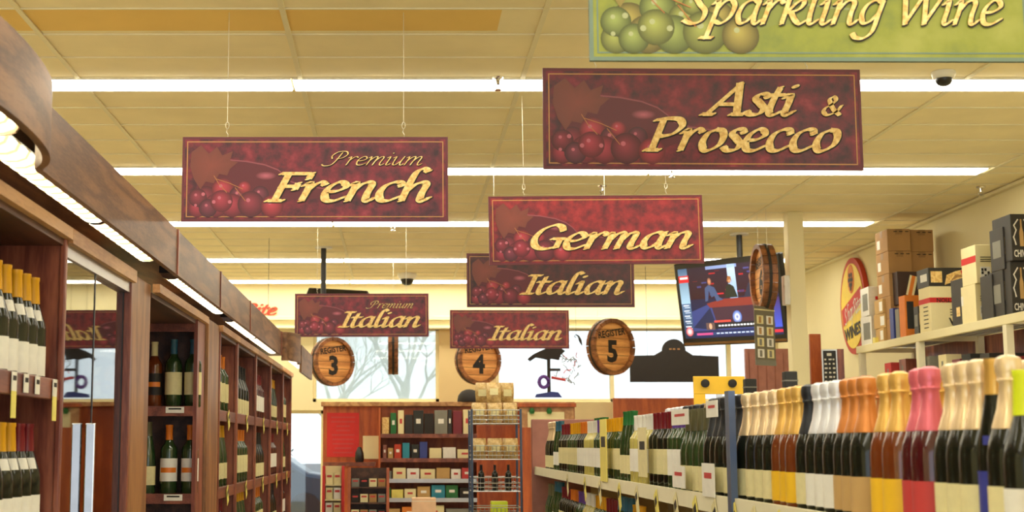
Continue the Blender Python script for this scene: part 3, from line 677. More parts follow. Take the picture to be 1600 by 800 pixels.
# oval sign on right wall
def oval():
    c = PX(1336, 478, 4.74); ry, rz = .40, .50
    r = empty('oval_sign', (4.765, c.y, c.z-rz), (0, 0, R(-90)), 'yellow oval ShopRite Wines sign with red rim on the right wall', 'sign')
    T = Matrix.Translation((0, 0, rz))
    def ov(k, y0, y1): 
        return [(ry*k*math.cos(2*math.pi*j/48), rz*k*math.sin(2*math.pi*j/48)) for j in range(48)], y0, y1
    b = MB(); b.T = T; p_, a, d = ov(1, -.05, -.002); b.prism(p_, a, d); b.build('rim', M['bred'], r)
    b = MB(); b.T = T; p_, a, d = ov(.88, -.056, -.05); b.prism(p_, a, d); b.build('face', M['yellow'] if 0 else mat('oval_yellow', (244, 212, 60), .5), r)
    b = MB(); b.T = T; b.flat([(-.34, -.02), (-.30, -.20), (.33, .02), (.30, .18)], -.058); b.build('banner', M['red'], r)
    b = MB(); b.T = T @ Matrix.Rotation(R(-14), 4, 'Y'); lettering(b, 'S', -.27, -.18, -.12, .10, -.060, a=.22, b=.1); lettering(b, 'hop', -.17, .03, -.12, .10, -.060, a=.22, b=.1); lettering(b, 'Rite', .04, .28, -.12, .10, -.060, a=.22, b=.1); b.build('script', M['white'], r)
    b = MB(); b.T = T; text_mb(b, 'WINES', .17, 0, -.27, -.060, bold=.006, sx=1.0, rot=.12); b.build('lettering', M['ink'], r)
    b = MB(); b.T = T; b.prism([(-.1*math.cos(t)*1.0, .28+.15*math.sin(t)) for t in [k*math.pi/12 for k in range(24)]], -.060, -.056, 0)
    for i, (x, z) in enumerate([(-.03, .32), (.03, .32), (0, .27), (-.05, .27), (.05, .27), (-.025, .22), (.025, .22), (0, .18)]): b.disc(x, z, .026, .026, -.062-.0003*i, 1, n=12)
    b.build('emblem', [M['orangec'], M['ink']], r)
oval()
# ---------------------------------------------------------------- bottles
PROF = {
 'bordeaux': ([(0, .002), (.034, 0), (.037, .006), (.0375, .19), (.035, .203), (.022, .222), (.0150, .238), (.0145, .292), (.0158, .293), (.0158, .300), (0, .300)], (.236, .302, .0152, .0148), (.055, .155, .0382)),
 'burgundy': ([(0, .002), (.038, 0), (.041, .006), (.0413, .145), (.038, .165), (.028, .195), (.0185, .225), (.0150, .245), (.0145, .288), (.016, .290), (.016, .298), (0, .298)], (.222, .300, .0198, .0165), (.012, .098, .042)),
 'champagne': ([(0, .002), (.041, 0), (.044, .008), (.0443, .15), (.041, .175), (.031, .205), (.020, .24), (.0160, .27), (.0155, .30), (.018, .305), (.017, .318), (0, .32)], (.205, .322, .032, .0175), (.02, .10, .0450)),
 'flute': ([(0, .002), (.034, 0), (.0365, .006), (.0368, .15), (.034, .18), (.025, .23), (.0165, .28), (.0148, .315), (.0158, .317), (.0158, .325), (0, .325)], (.262, .327, .0195, .0165), (.04, .125, .0376)),
}
def bottle(shape, gl, cap, lab, neck=None, sc=1.0, lab2=None):
    prof, (c0, c1, r0, r1), (l0, l1, lr) = PROF[shape]
    r = empty('wine_bottle' if shape != 'champagne' else 'sparkling_wine_bottle')
    b = MB(); b.lathe(prof, 16); b.build('glass_body', M[gl], r, True)
    b = MB()
    if shape == 'champagne':
        b.lathe([(.0335, .200), (.033, .204), (.0235, .235), (.0190, .262), (.0176, .280), (.0215, .286), (.0198, .290), (.0228, .300), (.0236, .312), (.0215, .324), (.010, .330), (0, .330)], 16)
        b.build('foil', M[cap], r, True)
    else:
        b.lathe([(r0*1.04, c0), (r0*1.04, c0+.001), (r1*1.03, c1-.012), (r1*1.12, c1-.010), (r1*1.12, c1), (0, c1+.001)], 16); b.build('capsule', M[cap], r, True)
    b = MB(); b.lathe([(lr, l0), (lr, l1)], 16, -115, 115)
    b.build('label', M[lab], r, True)
    if lab2: b = MB(); b.lathe([(lr+.0004, l0+(l1-l0)*.38), (lr+.0004, l0+(l1-l0)*.6)], 14, -60, 60); b.build('label_band', M[lab2], r, True)
    if neck:
        if shape == 'burgundy': pr = [(.0355, .172), (.0288, .196), (.0262, .203)]
        elif shape == 'champagne': pr = [(.0445, .157), (.0418, .176), (.0345, .198)]
        else: pr = [(.0382, .172), (.0382, .188)]
        b = MB(); b.lathe([(a+.0006, z) for a, z in pr], 8, -30, 30); b.build('neck_label', M[neck], r, True)
    r.scale = (sc, sc, sc); r['_used'] = 0
    return r
def put(proto, loc, rz, label, cat='wine bottle', group=None):
    o = proto if not proto['_used'] else clone(proto); proto['_used'] = 1
    if o is not proto: o['_used'] = 1
    o.location = loc; o.rotation_euler = (0, 0, rz + rnd.uniform(-.12, .12))
    return tag(o, label, cat, group)

# ---------------------------------------------------------------- left: light valance and wall cabinets
VX, VZ0, VZ1 = -.912, EYE+.70, EYE+.885
val = empty('light_valance', (0, 0, VZ0), (0, 0, 0), 'long brown wooden light valance running over the wine cabinets on the left', 'valance')
def ribbon(pts, th, z0, z1):
    b = MB(); q = [Vector(p) for p in pts]; n = len(q); o = []
    for i, p in enumerate(q):
        d = (q[min(i+1, n-1)]-q[max(i-1, 0)]).normalized(); o.append(p+Vector((-d.y, d.x))*th)
    v = [(p.x, p.y, z0) for p in q]+[(p.x, p.y, z0) for p in o]+[(p.x, p.y, z1) for p in q]+[(p.x, p.y, z1) for p in o]
    fs = []
    for i in range(n-1):
        fs += [(i, i+1, 2*n+i+1, 2*n+i), (n+i+1, n+i, 3*n+i, 3*n+i+1), (2*n+i, 2*n+i+1, 3*n+i+1, 3*n+i), (i+1, i, n+i, n+i+1)]
    fs += [(0, 2*n, 3*n, n), (n-1, 2*n-1, 4*n-1, 3*n-1)]
    return b.add(v, fs)
def yv(x, X=VX): return -X*F_PX*.9915/(620-x)   # depth where the plane X meets pixel column x near the cabinets' height
Z_ = VZ1-VZ0
def cat(p): return [tuple(q) for q in spline(p, 5)]
bow = [(VX, 1.2), (VX, 2.35), (-.885, 2.45), (-.84, 2.68), (-.822, 2.9), (-.822, 3.12), (-.838, 3.32), (-.868, 3.46), (VX, 3.56)]
ribbon(cat(bow), .02, 0, Z_).build('bowed_panel', M['oak'], val)
js = [3.56, yv(277), yv(345), yv(392), yv(441)]
for a, c in zip(js, js[1:]):
    ribbon([(VX, a+.008), (VX, c-.008)], .02, 0, Z_).build('panel', M['oak'], val)
for y in js[1:]:
    b = MB(); b.box(VX-.012, VX+.006, y-.008, y+.008, 0, Z_+.004); b.build('joint_strip', M['cherry'], val)
ye = js[-1]
ribbon(cat([(VX, ye+.01), (VX+.05, ye+.02), (VX+.10, ye+.12), (VX+.12, ye+.3), (VX+.12, ye+.5), (VX+.10, ye+.62)]), .02, -.04, Z_).build('bowed_panel', M['oak'], val)
ribbon([(VX+.12, ye+.62), (VX+.12, ye+2.1)], .02, -.1, Z_-.06).build('panel', M['oak'], val)
b = MB(); b.box(-1.5, VX-.022, 1.2, ye+2.0, .12, .14); b.build('soffit', M['oak'], val)
# lamps under the soffit
def under_light(y0, y1, label, x0=-.995, x1=-1.09, z=EYE+.765, kink=0):
    r = empty('under_valance_light', ((x0+x1)/2, (y0+y1)/2, z), (0, 0, kink), label, 'strip light', 'strip lights behind the wooden valance')
    w, l = abs(x1-x0)/2, (y1-y0)/2-.012
    b = MB(); b.box(-w-.008, w+.008, -l-.01, l+.01, .022, .054); b.build('housing', M['black'], r)
    b = MB()
    n = 14
    b.v = []; pr = [(-w, .022), (-w*.8, .004), (-w*.3, -.004), (w*.3, -.004), (w*.8, .004), (w, .022)]
    b.prism(pr, -l, l, 0); b.build('diffuser', M['under'], r)
    for s_ in (-1, 1):
        b = MB(); b.prism([(-w-.004, .022), (-w*.8, 0), (-w*.3, -.008), (w*.3, -.008), (w*.8, 0), (w+.004, .022)], s_*l-.006, s_*l+.006); b.build('end_cap', M['chrome'], r)
under_light(1.4, 2.45, 'strip light behind the bowed valance, out of frame beside the viewer', x0=-.95, x1=-1.04)
under_light(2.42, 3.42, 'bright ribbed strip light behind the bowed valance at far left', x0=-.93, x1=-1.04)
YL = lambda x: 1.0*F_PX/(620-x)
under_light(3.46, YL(162), 'bright ribbed strip light just past the bowed valance, above the yellow-capped bottles')
under_light(YL(163), YL(243), 'bright ribbed strip light above the glass cooler doors')
under_light(YL(279), YL(352), 'short strip light above the niche with the blue-capped bottles')
under_light(YL(368), YL(402), 'nearer of two short strip lights over the far wine cabinets')
under_light(YL(403), YL(434), 'farther of two short strip lights over the far wine cabinets')
under_light(ye+.7, ye+1.9, 'last strip light at the far end of the wooden valance', x0=-.83, x1=-.93, z=EYE+.70)

FX, BX = -1.0, -1.42          # cabinet face and back
SZ = [.12, .50, .90, 1.31, 1.735]       # shelf tops
TOPZ = EYE+.615
def cabinet(y0, y1, label, fx=FX, parts=1, side0=True, side1=True, post='cherry'):
    r = empty('wine_cabinet', (0, (y0+y1)/2, 0), (0, 0, 0), label, 'cabinet', 'wine cabinets along the left wall')
    h = (y1-y0)/2; t = .018
    b = MB(); b.box(BX-.02, BX, -h, h, 0, TOPZ); b.build('back_panel', M['cherry'], r)
    for s_, on in ((-1, side0), (1, side1)):
        if on:
            b = MB(); b.box(BX, fx-.012, s_*h-s_*t, s_*h, 0, TOPZ); b.build('side_panel', M['cherry'], r)
            b = MB(); b.box(fx-.012, fx+.006, s_*h-s_*t*1.5, s_*h, 0, TOPZ); b.build('edge_post', M['cherry'], r, bevel=.004)
    b = MB(); b.box(BX, fx-.002, -h+t, h-t, TOPZ-.02, TOPZ); b.build('top_panel', M['dark'], r)
    b = MB(); b.box(fx-.01, fx+.02, -h, h, TOPZ, TOPZ+.035); b.build('cornice', M['ledge'], r)
    b = MB(); b.box(fx-.35, fx-.33, -h, h, TOPZ, VZ0+.118); b.build('fascia', M['dark'], r)
    for z in SZ:
        b = MB(); b.box(BX, fx-.02, -h+t, h-t, z-.02, z); s_ = b.build('shelf', M['cherryh'], r)
        b = MB(); b.box(fx-.02, fx-.002, -h+t, h-t, z-.055, z+.006); b.build('shelf_edge', M['cherryh'], s_, bevel=.003)
    return r
Y1 = 4.22
# bowed front is smoothed by a spline
cabinet(2.3, Y1, 'nearest dark cherry wine cabinet at far left, holding the yellow-capped bottles')
yc = 5.28
# glass-fronted cooler
r = empty('glass_cooler', (0, (Y1+yc)/2, 0), (0, 0, 0), 'tall glass-fronted wine cooler between the yellow-capped bottles and the brown upright', 'cooler')
h = (yc-Y1)/2-.002
b = MB(); b.box(BX-.02, BX, -h, h, 0, TOPZ); b.build('back_panel', M['dark'], r)
b = MB(); b.box(BX, FX-.03, h-.02, h, 0, TOPZ); b.build('side_panel', M['cherry'], r)
b = MB(); b.box(FX-.03, FX+.006, h-.03, h, 0, TOPZ); b.build('edge_post', M['cherry'], r, bevel=.004)
b = MB(); b.box(BX, FX-.03, -h, h-.02, TOPZ-.03, TOPZ); b.build('top_panel', M['dark'], r)
b = MB(); b.box(FX-.03, FX+.02, -h, h, TOPZ-.01, TOPZ+.035); b.build('cornice', M['ledge'], r)
b = MB(); b.box(FX-.03, FX+.0, -h, h-.03, TOPZ-.05, TOPZ-.01); b.build('door_rail', M['steel'], r)
b = MB(); b.box(FX-.35, FX-.33, -h, h, TOPZ, VZ0+.118); b.build('fascia', M['dark'], r)
ym = yv(152, -1.0)-(Y1+yc)/2
for a, c, x in ((-h+.002, ym+.02, FX-.008), (ym-.02, h-.032, FX-.022)):
    b = MB(); b.box(x-.005, x, a+.012, c-.012, .1, TOPZ-.05); d = b.build('glass_door', M['cpane'], r)
    b = MB()
    for q in (a, c-.012): b.box(x-.007, x+.002, q, q+.012, .1, TOPZ-.05)
    b.build('door_edge', M['black'], d)
b = MB(); b.box(FX-.002, FX+.03, ym-.10, ym-.085, 1.15, 1.62); b.build('door_handle', M['chrome'], r, bevel=.004)
for z in SZ:
    b = MB(); b.box(BX, FX-.04, -h, h-.02, z-.012, z); b.build('shelf', M['steel'], r)
# brown upright
r = empty('upright_panel', (0, (yc+yv(237, -1))/2, 0), (0, 0, 0), 'wide plain brown upright between the glass cooler and the niche', 'panel')
hh = (yv(237, -1)-yc)/2-.002
b = MB(); b.box(BX, FX, -hh, hh, 0, TOPZ+.03); b.build('board', M['oakv'], r, bevel=.004)
b = MB(); b.box(FX-.35, FX-.33, -hh, hh, TOPZ+.03, VZ0+.118); b.build('fascia', M['dark'], r)
yn0, yn1 = yv(237, -1)+.0, yv(327, -.97)
# niche with rack facing the viewer
r = empty('niche_rack', (-1.16, yn1, 0), (0, 0, 0), 'narrow cherry wine rack facing the viewer in the niche past the brown upright', 'cabinet', 'wine cabinets along the left wall')
NX0, NX1 = -.36, .175
b = MB(); b.box(NX0-.02, NX0, -(yn1-yn0)+.01, .0, 0, TOPZ); b.build('wall_panel', M['cherry'], r)
b = MB(); b.box(NX0, NX1, .0, .018, 0, TOPZ); b.build('back_panel', M['dark'], r)
b = MB(); b.box(NX0, NX0+.018, -.26, 0, 0, TOPZ-.04); b.build('side_panel', M['cherry'], r)
b = MB(); b.box(NX1-.018, NX1, -.26, 0, 0, TOPZ); b.build('side_panel', M['cherry'], r)
for z in [TOPZ+.0-.015]+SZ[::-1]:
    b = MB(); b.box(NX0+.018, NX1-.018, -.255, 0, z-.02, z); s_ = b.build('shelf', M['cherryh'], r)
    b = MB(); b.box(NX0+.018, NX1-.018, -.262, -.255, z-.045, z+.004); b.build('shelf_edge', M['cherryh'], s_)
b = MB(); b.box(NX0, NX1-.012, -(yn1-yn0)+.01, -.262, TOPZ-.02, TOPZ); b.build('top_panel', M['dark'], r)
b = MB(); b.box(NX1-.01, NX1+.02, -(yn1-yn0)+.01, -.0, TOPZ, TOPZ+.035); b.build('cornice', M['ledge'], r)
b = MB(); b.box(NX0, NX0+.02, -(yn1-yn0)+.01, 0, TOPZ, VZ0+.118); b.build('fascia', M['dark'], r)
yp = yv(345, -.97)
r = empty('upright_panel', (0, (yn1+yp)/2+.012, 0), (0, 0, 0), 'brown upright on the far side of the niche rack', 'panel')
hh = (yp-yn1)/2-.014
b = MB(); b.box(BX, -.97, -hh, hh, 0, TOPZ+.03); b.build('board', M['oakv'], r, bevel=.004)
yb = [yp]+[yv(x, -.97) for x in (373, 402, 425, 444)]+[yv(457, -.97)]
fl = ['first', 'second', 'third', 'fourth', 'last']
for k in range(5):
    cabinet(yb[k]+.003, yb[k+1]-.003, f'{fl[k]} cherry wine cabinet bay beyond the niche, counting towards the window', fx=-.97)
# bottles, left
GL = 'yellow-capped bottles in the nearest cabinet'
P_y = bottle('burgundy', 'glass', 'cyellow', 'paper', 'paper')
ys = [4.10, 4.005, 3.91, 3.80, 3.705, 3.61]
for k, y in enumerate(ys):
    put(P_y, (-1.065, y, SZ[4]), R(-48), f'yellow-capped burgundy bottle on the upper shelf, {ORD[k]} from the cherry side panel', group=GL)
for k, y in enumerate([4.13, 4.03, 3.93]):
    put(P_y, (-1.17, y, SZ[4]), R(-48), f'yellow-capped bottle in the second row back, {ORD[k]} from the side panel', group=GL)
P_r = bottle('burgundy', 'glass', 'cred', 'paper', 'paper'); P_g = bottle('burgundy', 'glass', 'cgrey', 'paper', 'paper'); P_y2 = bottle('bordeaux', 'glass', 'cyellow', 'creamp', None)
for k, (pr, nm) in enumerate([(P_r, 'wine-red'), (P_r, 'wine-red'), (P_y, 'yellow'), (P_y, 'yellow'), (P_y, 'yellow'), (P_g, 'olive'), (P_g, 'olive'), (P_g, 'olive')]):
    idx = {0: 0, 1: 1, 2: 0, 3: 1, 4: 2, 5: 0, 6: 1, 7: 2}[k]
    put(pr, (-1.07, 4.11-.097*k, SZ[3]), R(-48), f'{nm}-capped dark bottle on the nearest cabinet\'s lower shelf, {ORD[idx]} of its colour from the right', group='dark bottles on the lower shelf of the nearest cabinet')
# cooler contents
cl = [('white', 'paper', 'white patterned'), ('white', 'bcream', 'cream'), ('white', 'paper', 'plain white')]
cool = {4: ('bordeaux', 'glassy', 'cyellow', 'paper', 'pale wine'), 3: ('bordeaux', 'glassy', 'fgold', 'creamp', 'golden wine'), 2: ('bordeaux', 'glassg', 'cgrey', 'creamp', 'green')}
for z, a in cool.items():
    pb = bottle(*a[:4])
    for k in range(9):
        put(pb, (-1.13, 4.30+.105*k, SZ[z]), R(-60), f'{a[4]} bottle in the glass cooler, {ORD[k]} from the left on the {["","","bottom","middle","top"][z]} visible shelf', group='bottles in the glass cooler')
# niche rack
Pn = bottle('bordeaux', 'glassg', 'cteal', 'creamp', None, 1.12); Pa = bottle('bordeaux', 'glassa', 'creamp', 'ink', None, 1.08, 'corange')
yN = yn1-.17
for k, x in enumerate((-1.115, -1.018)):
    put(Pn, (x, yN, SZ[4]), R(-90), f'teal-capped green bottle on the top shelf of the niche rack, {("left","right")[k]} of the two', group='bottles in the niche rack')
put(Pa, (-1.212, yN, SZ[4]), R(-90), 'amber bottle with a pale cap, left of the teal-capped pair in the niche', group='bottles in the niche rack')
Po = bottle('bordeaux', 'glassg', 'corange', 'paper', None, 1.12, 'corange'); Pc = bottle('flute', 'glassg', 'cgrey', 'creamp', None, 1.08)
for k, x in enumerate((-1.13, -1.025)):
    put(Po, (x, yN, SZ[3]), R(-90), f'orange-capped bottle on the second niche shelf, {("left","right")[k]} of the pair', group='bottles in the niche rack')
for k, x in enumerate((-1.33, -1.235)):
    put(Pc, (x, yN, SZ[3]), R(-90), f'olive-capped slender bottle left of the orange-capped pair, {("outer","inner")[k]} one', group='bottles in the niche rack')
# far bays
kinds = [(bottle('bordeaux', 'glassg', 'corange', 'creamp', None, 1.12), 'orange-capped'), (bottle('burgundy', 'glass', 'fblack', 'creamp', None, 1.1), 'black-capped'),
         (bottle('bordeaux', 'glassr', 'cred', 'paper', None, 1.1), 'red-capped'), (bottle('flute', 'glassg', 'cyellow', 'creamp', None, 1.08), 'gold-capped')]
for bi in range(5):
    n = max(2, int((yb[bi+1]-yb[bi]-.1)/.14))
    for zi, zn in ((4, 'top'), (3, 'middle'), (2, 'lower')):
        pr, nm = kinds[(bi+zi) % 4]
        for k in range(n):
            y = yb[bi]+.10+(yb[bi+1]-yb[bi]-.2)*k/(n-1)
            put(pr, (-1.05, y, SZ[zi]), R(-60), f'{nm} bottle, {ORD[k]} along the {zn} shelf of the {fl[bi]} bay past the niche', group='bottles in the far cabinet bays')
# shelf price tags
def ptag(loc, rot, m, label, group, w=.05, h=.075, tail=None):
    r = empty('price_tag', loc, rot, label, 'price tag', group)
    b = MB(); b.box(-.0012, .0012, -w/2, w/2, -h, 0); b.build('card', m, r)
    b = MB(); b.box(.0012, .002, -w*.35, w*.35, -h*.45, -h*.2); b.build('print', M['ink'], r)
    if tail: b = MB(); b.box(-.001, .001, -w/2, w/2, -h-.07, -h); b.build('tab', tail, r)
for k, (y, tl) in enumerate(((4.12, 1), (3.92, 0), (3.80, 0), (3.68, 1))):
    ptag((FX+.003, y, SZ[4]+.004), (0, 0, 0), M['paper'], f'{"white price tag with yellow tab" if tl else "small white price tag"} on the yellow-capped bottles\' shelf edge, {ORD[k]} from the right', 'price tags on the nearest cabinet', .045, .05, M['yel2'] if tl else None)
for k, (bi, zi) in enumerate([(i, z) for i in range(5) for z in (4, 3)]):
    y = (yb[bi]+yb[bi+1])/2
    ptag((-.966, y, SZ[zi]+.0), (R(25), 0, 0), M['yel2'], f'yellow shelf tag under the {("top","middle")[4-zi]} shelf of the {fl[bi]} bay past the niche', 'yellow tags on the far cabinets', .07, .10)
for zi, zn in ((4, 'top'), (3, 'second')):
    r = ptag((-1.09, yn1-.266, SZ[zi]+.0), (0, 0, R(-90)), M['paper'], f'small white tag on the {zn} shelf edge of the niche rack', 'price tags in the niche', .09, .03)
# ---------------------------------------------------------------- centre gondola of sparkling wine
GX = 1.03
ZG = EYE-.172
GY0, GY1 = 1.7, GX*F_PX/(833-620)*.99
gon = empty('gondola', (0, 0, 0), (0, 0, 0), 'long store shelf of bottles running from the lower right towards the registers', 'shelf')
b = MB(); b.box(GX+.40, GX+.44, GY0, GY1, 0, ZG+.02); b.build('back_panel', M['tan'], gon)
SH = [ZG, ZG-.40, ZG-.80]
for z in SH:
    b = MB(); b.box(GX, GX+.40, GY0, GY1, z-.03, z); s_ = b.build('shelf_board', M['cream'], gon)
    b = MB(); b.box(GX-.012, GX, GY0, GY1, z-.045, z+.012); b.build('price_rail', M['grid'], s_)
b = MB(); b.box(GX-.03, GX+.5, GY1, GY1+.04, 0, ZG+.36); b.build('end_panel', M['mauve'], gon, bevel=.006)
b = MB(); b.box(GX, GX+.44, GY0, GY1, 0, .15); b.build('plinth', M['matte'], gon)
for y in (7.4, 9.9):
    b = MB(); b.box(GX+.37, GX+.40, y-.02, y+.02, .15, ZG+.02); b.build('upright', M['tan'], gon)
b = MB(); b.box(GX-.022, GX-.002, 4.30, 4.35, ZG-.4, ZG+.335); b.build('divider_post', M['blue'], gon)
V = {
 'neon-capped': ('burgundy', 'glass', 'neon', 'paper', None), 'gold-foiled': ('champagne', 'glassa', 'fgold', 'yellow', None), 'champagne-foiled': ('champagne', 'glass', 'fcream', 'creamp', None),
 'pink-foiled': ('champagne', 'glassr', 'fpink', 'red2', None), 'silver-foiled': ('champagne', 'glass', 'fsilver', 'paper', None), 'copper-foiled': ('champagne', 'glass', 'forange', 'card2', None),
 'black-foiled': ('champagne', 'glass', 'fblack', 'creamp', None), 'blue-ringed': ('flute', 'glass', 'fgold', 'cblue', 'cblue'), 'red-capped': ('bordeaux', 'glass', 'cred', 'creamp', None),
 'purple-capped': ('bordeaux', 'glassg', 'cpurple', 'paper', None), 'yellow-capped': ('bordeaux', 'glassg', 'cyellow', 'creamp', None), 'white-capped': ('bordeaux', 'glassy', 'white', 'paper', None),
 'green-capped': ('flute', 'glassg', 'greenc', 'creamp', None), 'orange-capped': ('bordeaux', 'glass', 'corange', 'paper', None), 'teal-capped': ('flute', 'glassg', 'cteal', 'paper', None), 'olive-capped': ('burgundy', 'glassg', 'cgrey', 'creamp', None)}
proto = {k: bottle(*v) for k, v in V.items()}
# front row: pixel columns of the near bottles, then runs
near = [('gold-foiled', [1660, 1632]), ('neon-capped', [1592]), ('champagne-foiled', [1566]), ('blue-ringed', [1544]), ('champagne-foiled', [1522, 1500, 1479]), ('pink-foiled', [1446, 1426]), ('gold-foiled', [1396, 1376]),
        ('copper-foiled', [1347, 1331, 1316]), ('silver-foiled', [1300, 1286, 1272]), ('black-foiled', [1256]), ('gold-foiled', [1243, 1230, 1218])]
runs = []
for nm, xs in near: runs.append((nm, [GX*1.05*F_PX/(x-620)*.995 for x in xs]))
y = runs[-1][1][-1]+.1
seq = [('champagne-foiled', 4), ('black-foiled', 5), ('olive-capped', 4), ('purple-capped', 3), ('red-capped', 4), ('white-capped', 5), ('green-capped', 3), ('yellow-capped', 6), ('purple-capped', 3), ('white-capped', 4), ('orange-capped', 3), ('yellow-capped', 5), ('red-capped', 5), ('teal-capped', 3), ('champagne-foiled', 5), ('olive-capped', 5), ('red-capped', 4), ('orange-capped', 4)]
for nm, n in seq:
    if y+.097*n > GY1-.06: break
    runs.append((nm, [y+.097*k for k in range(n)])); y += .097*n
def fill(runs, x, z, row, cat='wine bottle', grp=None):
    for i, (nm, ys) in enumerate(runs):
        a = runs[i-1][0] if i else None; c = runs[i+1][0] if i+1 < len(runs) else None
        for k, yy in enumerate(ys):
            n_ = '' if len(ys) == 1 else ORD[k]+' '
            if a and c: lab = f'{n_}{nm} bottle between the {a} and {c} bottles, {row}'
            elif c: lab = f'{n_}{nm} bottle at the near end before the {c} bottles, {row}'
            else: lab = f'{n_}{nm} bottle at the far end after the {a} bottles, {row}'
            put(proto[nm], (x+rnd.uniform(-.004, .004), yy, z), R(-125), lab, cat, grp)
fill(runs, GX+.055, ZG, 'front row of centre shelf', 'wine bottle', 'bottles in the front row of the centre shelf')
# second row, offset, and taller gift boxes in it
runs2 = []; y = 2.55
seq2 = [('champagne-foiled', 4), ('gold-foiled', 4), ('copper-foiled', 3), ('silver-foiled', 5), ('copper-foiled', 4), ('gold-foiled', 5), ('champagne-foiled', 4), ('black-foiled', 4), ('silver-foiled', 4), ('yellow-capped', 5), ('white-capped', 4), ('red-capped', 5), ('yellow-capped', 4), ('green-capped', 4)]
skip = [GX*1.2*F_PX/(x-620) for x in (1256, 1191)]
for nm, n in seq2:
    ys = [y+.1*k for k in range(n)]; runs2.append((nm, [q for q in ys if all(abs(q-s_) > .10 for s_ in skip)])); y += .1*n
fill([r_ for r_ in runs2 if r_[1]], GX+.155, ZG, 'second row of centre shelf', 'wine bottle', 'bottles in the second row of the centre shelf')
def giftbox(loc, w, h, m, label, band=None, cat='box', group=None, name='gift_box', rz=0):
    r = empty(name, loc, (0, 0, rz), label, cat, group)
    b = MB(); b.box(-w/2, w/2, -w/2, w/2, 0, h); b.build('carton', m, r, bevel=.003)
    b = MB(); b.box(-w/2-.001, w/2+.001, -w/2-.001, w/2+.001, h-.03, h-.026); b.build('lid_seam', M['ink'] if band is None else band, r)
    return r
for k, s_ in enumerate(skip):
    giftbox((GX+.16, s_, ZG), .038, .392, M['slate'], f'tall dark gift box in the second row, {("below the cream column","farther one below the pinkish panel")[k]}', M['greyc'], group='dark gift boxes on the centre shelf')
giftbox((GX+.29, 4.13, ZG), .056, .36, M['slate'], 'dark gift box at the back of the centre shelf, right of the menu board', M['greyc'], group='dark gift boxes on the centre shelf')
# second shelf down: only its far part shows
runs3 = []; y = 6.3
for nm, n in [('yellow-capped', 3), ('teal-capped', 4), ('red-capped', 4), ('yellow-capped', 4), ('white-capped', 4), ('purple-capped', 3), ('orange-capped', 4), ('red-capped', 5), ('teal-capped', 4), ('olive-capped', 4), ('red-capped', 5)]:
    if y+.099*n > GY1-.05: break
    runs3.append((nm, [y+.099*k for k in range(n)])); y += .099*n
fill(runs3, GX+.055, SH[1], 'shelf below the top one', 'wine bottle', 'bottles on the second shelf of the centre gondola')
# talkers and cards on the rail
def talker(x, v0, v1, w, m, label, X=GX-.016, lean=0):
    a, c = PX(x, v0, X), PX(x, v1, X); h = a.z-c.z
    r = empty('shelf_talker', (X, a.y, c.z), (R(lean), 0, 0), label, 'shelf card', 'cards clipped to the centre shelf')
    b = MB(); b.box(-.0015, .0015, -w/2, w/2, 0, h); b.build('card', m, r)
    b = MB(); b.box(-.0022, -.0015, -w*.3, w*.3, h*.55, h*.72); b.build('print', M['ink'] if m != M['paper'] else M['red2'], r)
talker(942, 655, 752, .22, M['yel2'], 'tall yellow strip hanging in front of the far bottles')
talker(1003, 668, 745, .20, M['creamp'], 'tall cream card leaning among the far bottles')
talker(1062, 640, 664, .30, M['paper'], 'white card above the caps, left of the larger bottles')
talker(1112, 626, 652, .16, M['paper'], 'small white card near the blue upright')
talker(1060, 728, 762, .22, M['paper'], 'white shelf card low on the centre shelf, left of the other white card')
talker(1106, 724, 776, .18, M['paper'], 'taller white shelf card low on the centre shelf beside the green bottles')
for k, x in enumerate((885, 912, 935, 965, 992, 1022, 1052, 1082, 1112, 1142, 1172, 1210)):
    p = PX(x, 740, GX-.018)
    ptag((GX-.016, p.y, ZG-.012), (R(28), 0, R(180)), M['yel2'] if k % 2 else M['creamp'], f'{"yellow" if k % 2 else "cream"} tag hanging from the centre shelf rail, {ORD[k//2]} of its colour from the far end', 'price tags on the centre shelf rail', .06, .12)
# yellow sign with holes above the far bottles
Y = 6.1; a, c = PY(1083, 588, Y), PY(1164, 616, Y)
r = empty('yellow_sign', ((a.x+c.x)/2, Y, c.z), (0, 0, 0), 'wide yellow plastic sign with two dark knobs behind the bottles', 'sign')
w, h = c.x-a.x, a.z-c.z
b = MB(); b.box(-w/2, w/2, -.006, .006, 0, h); b.box(-w/2, -w/2+.05, -.006, .006, -.1, 0); b.build('plate', M['yellow'], r, bevel=.002)
for s_ in (-.28, .25):
    b = MB(); b.T = Matrix.Translation((s_*w, -.006, h*.6)) @ Matrix.Rotation(R(90), 4, 'X'); b.lathe([(0, 0), (.018, 0), (.018, .012), (0, .014)], 14); b.build('knob', M['ink'], r)
b = MB(); b.box(-.012, .012, -.006, .006, -(c.z-ZG)+.001, 0); b.build('stem', M['steel'], r)

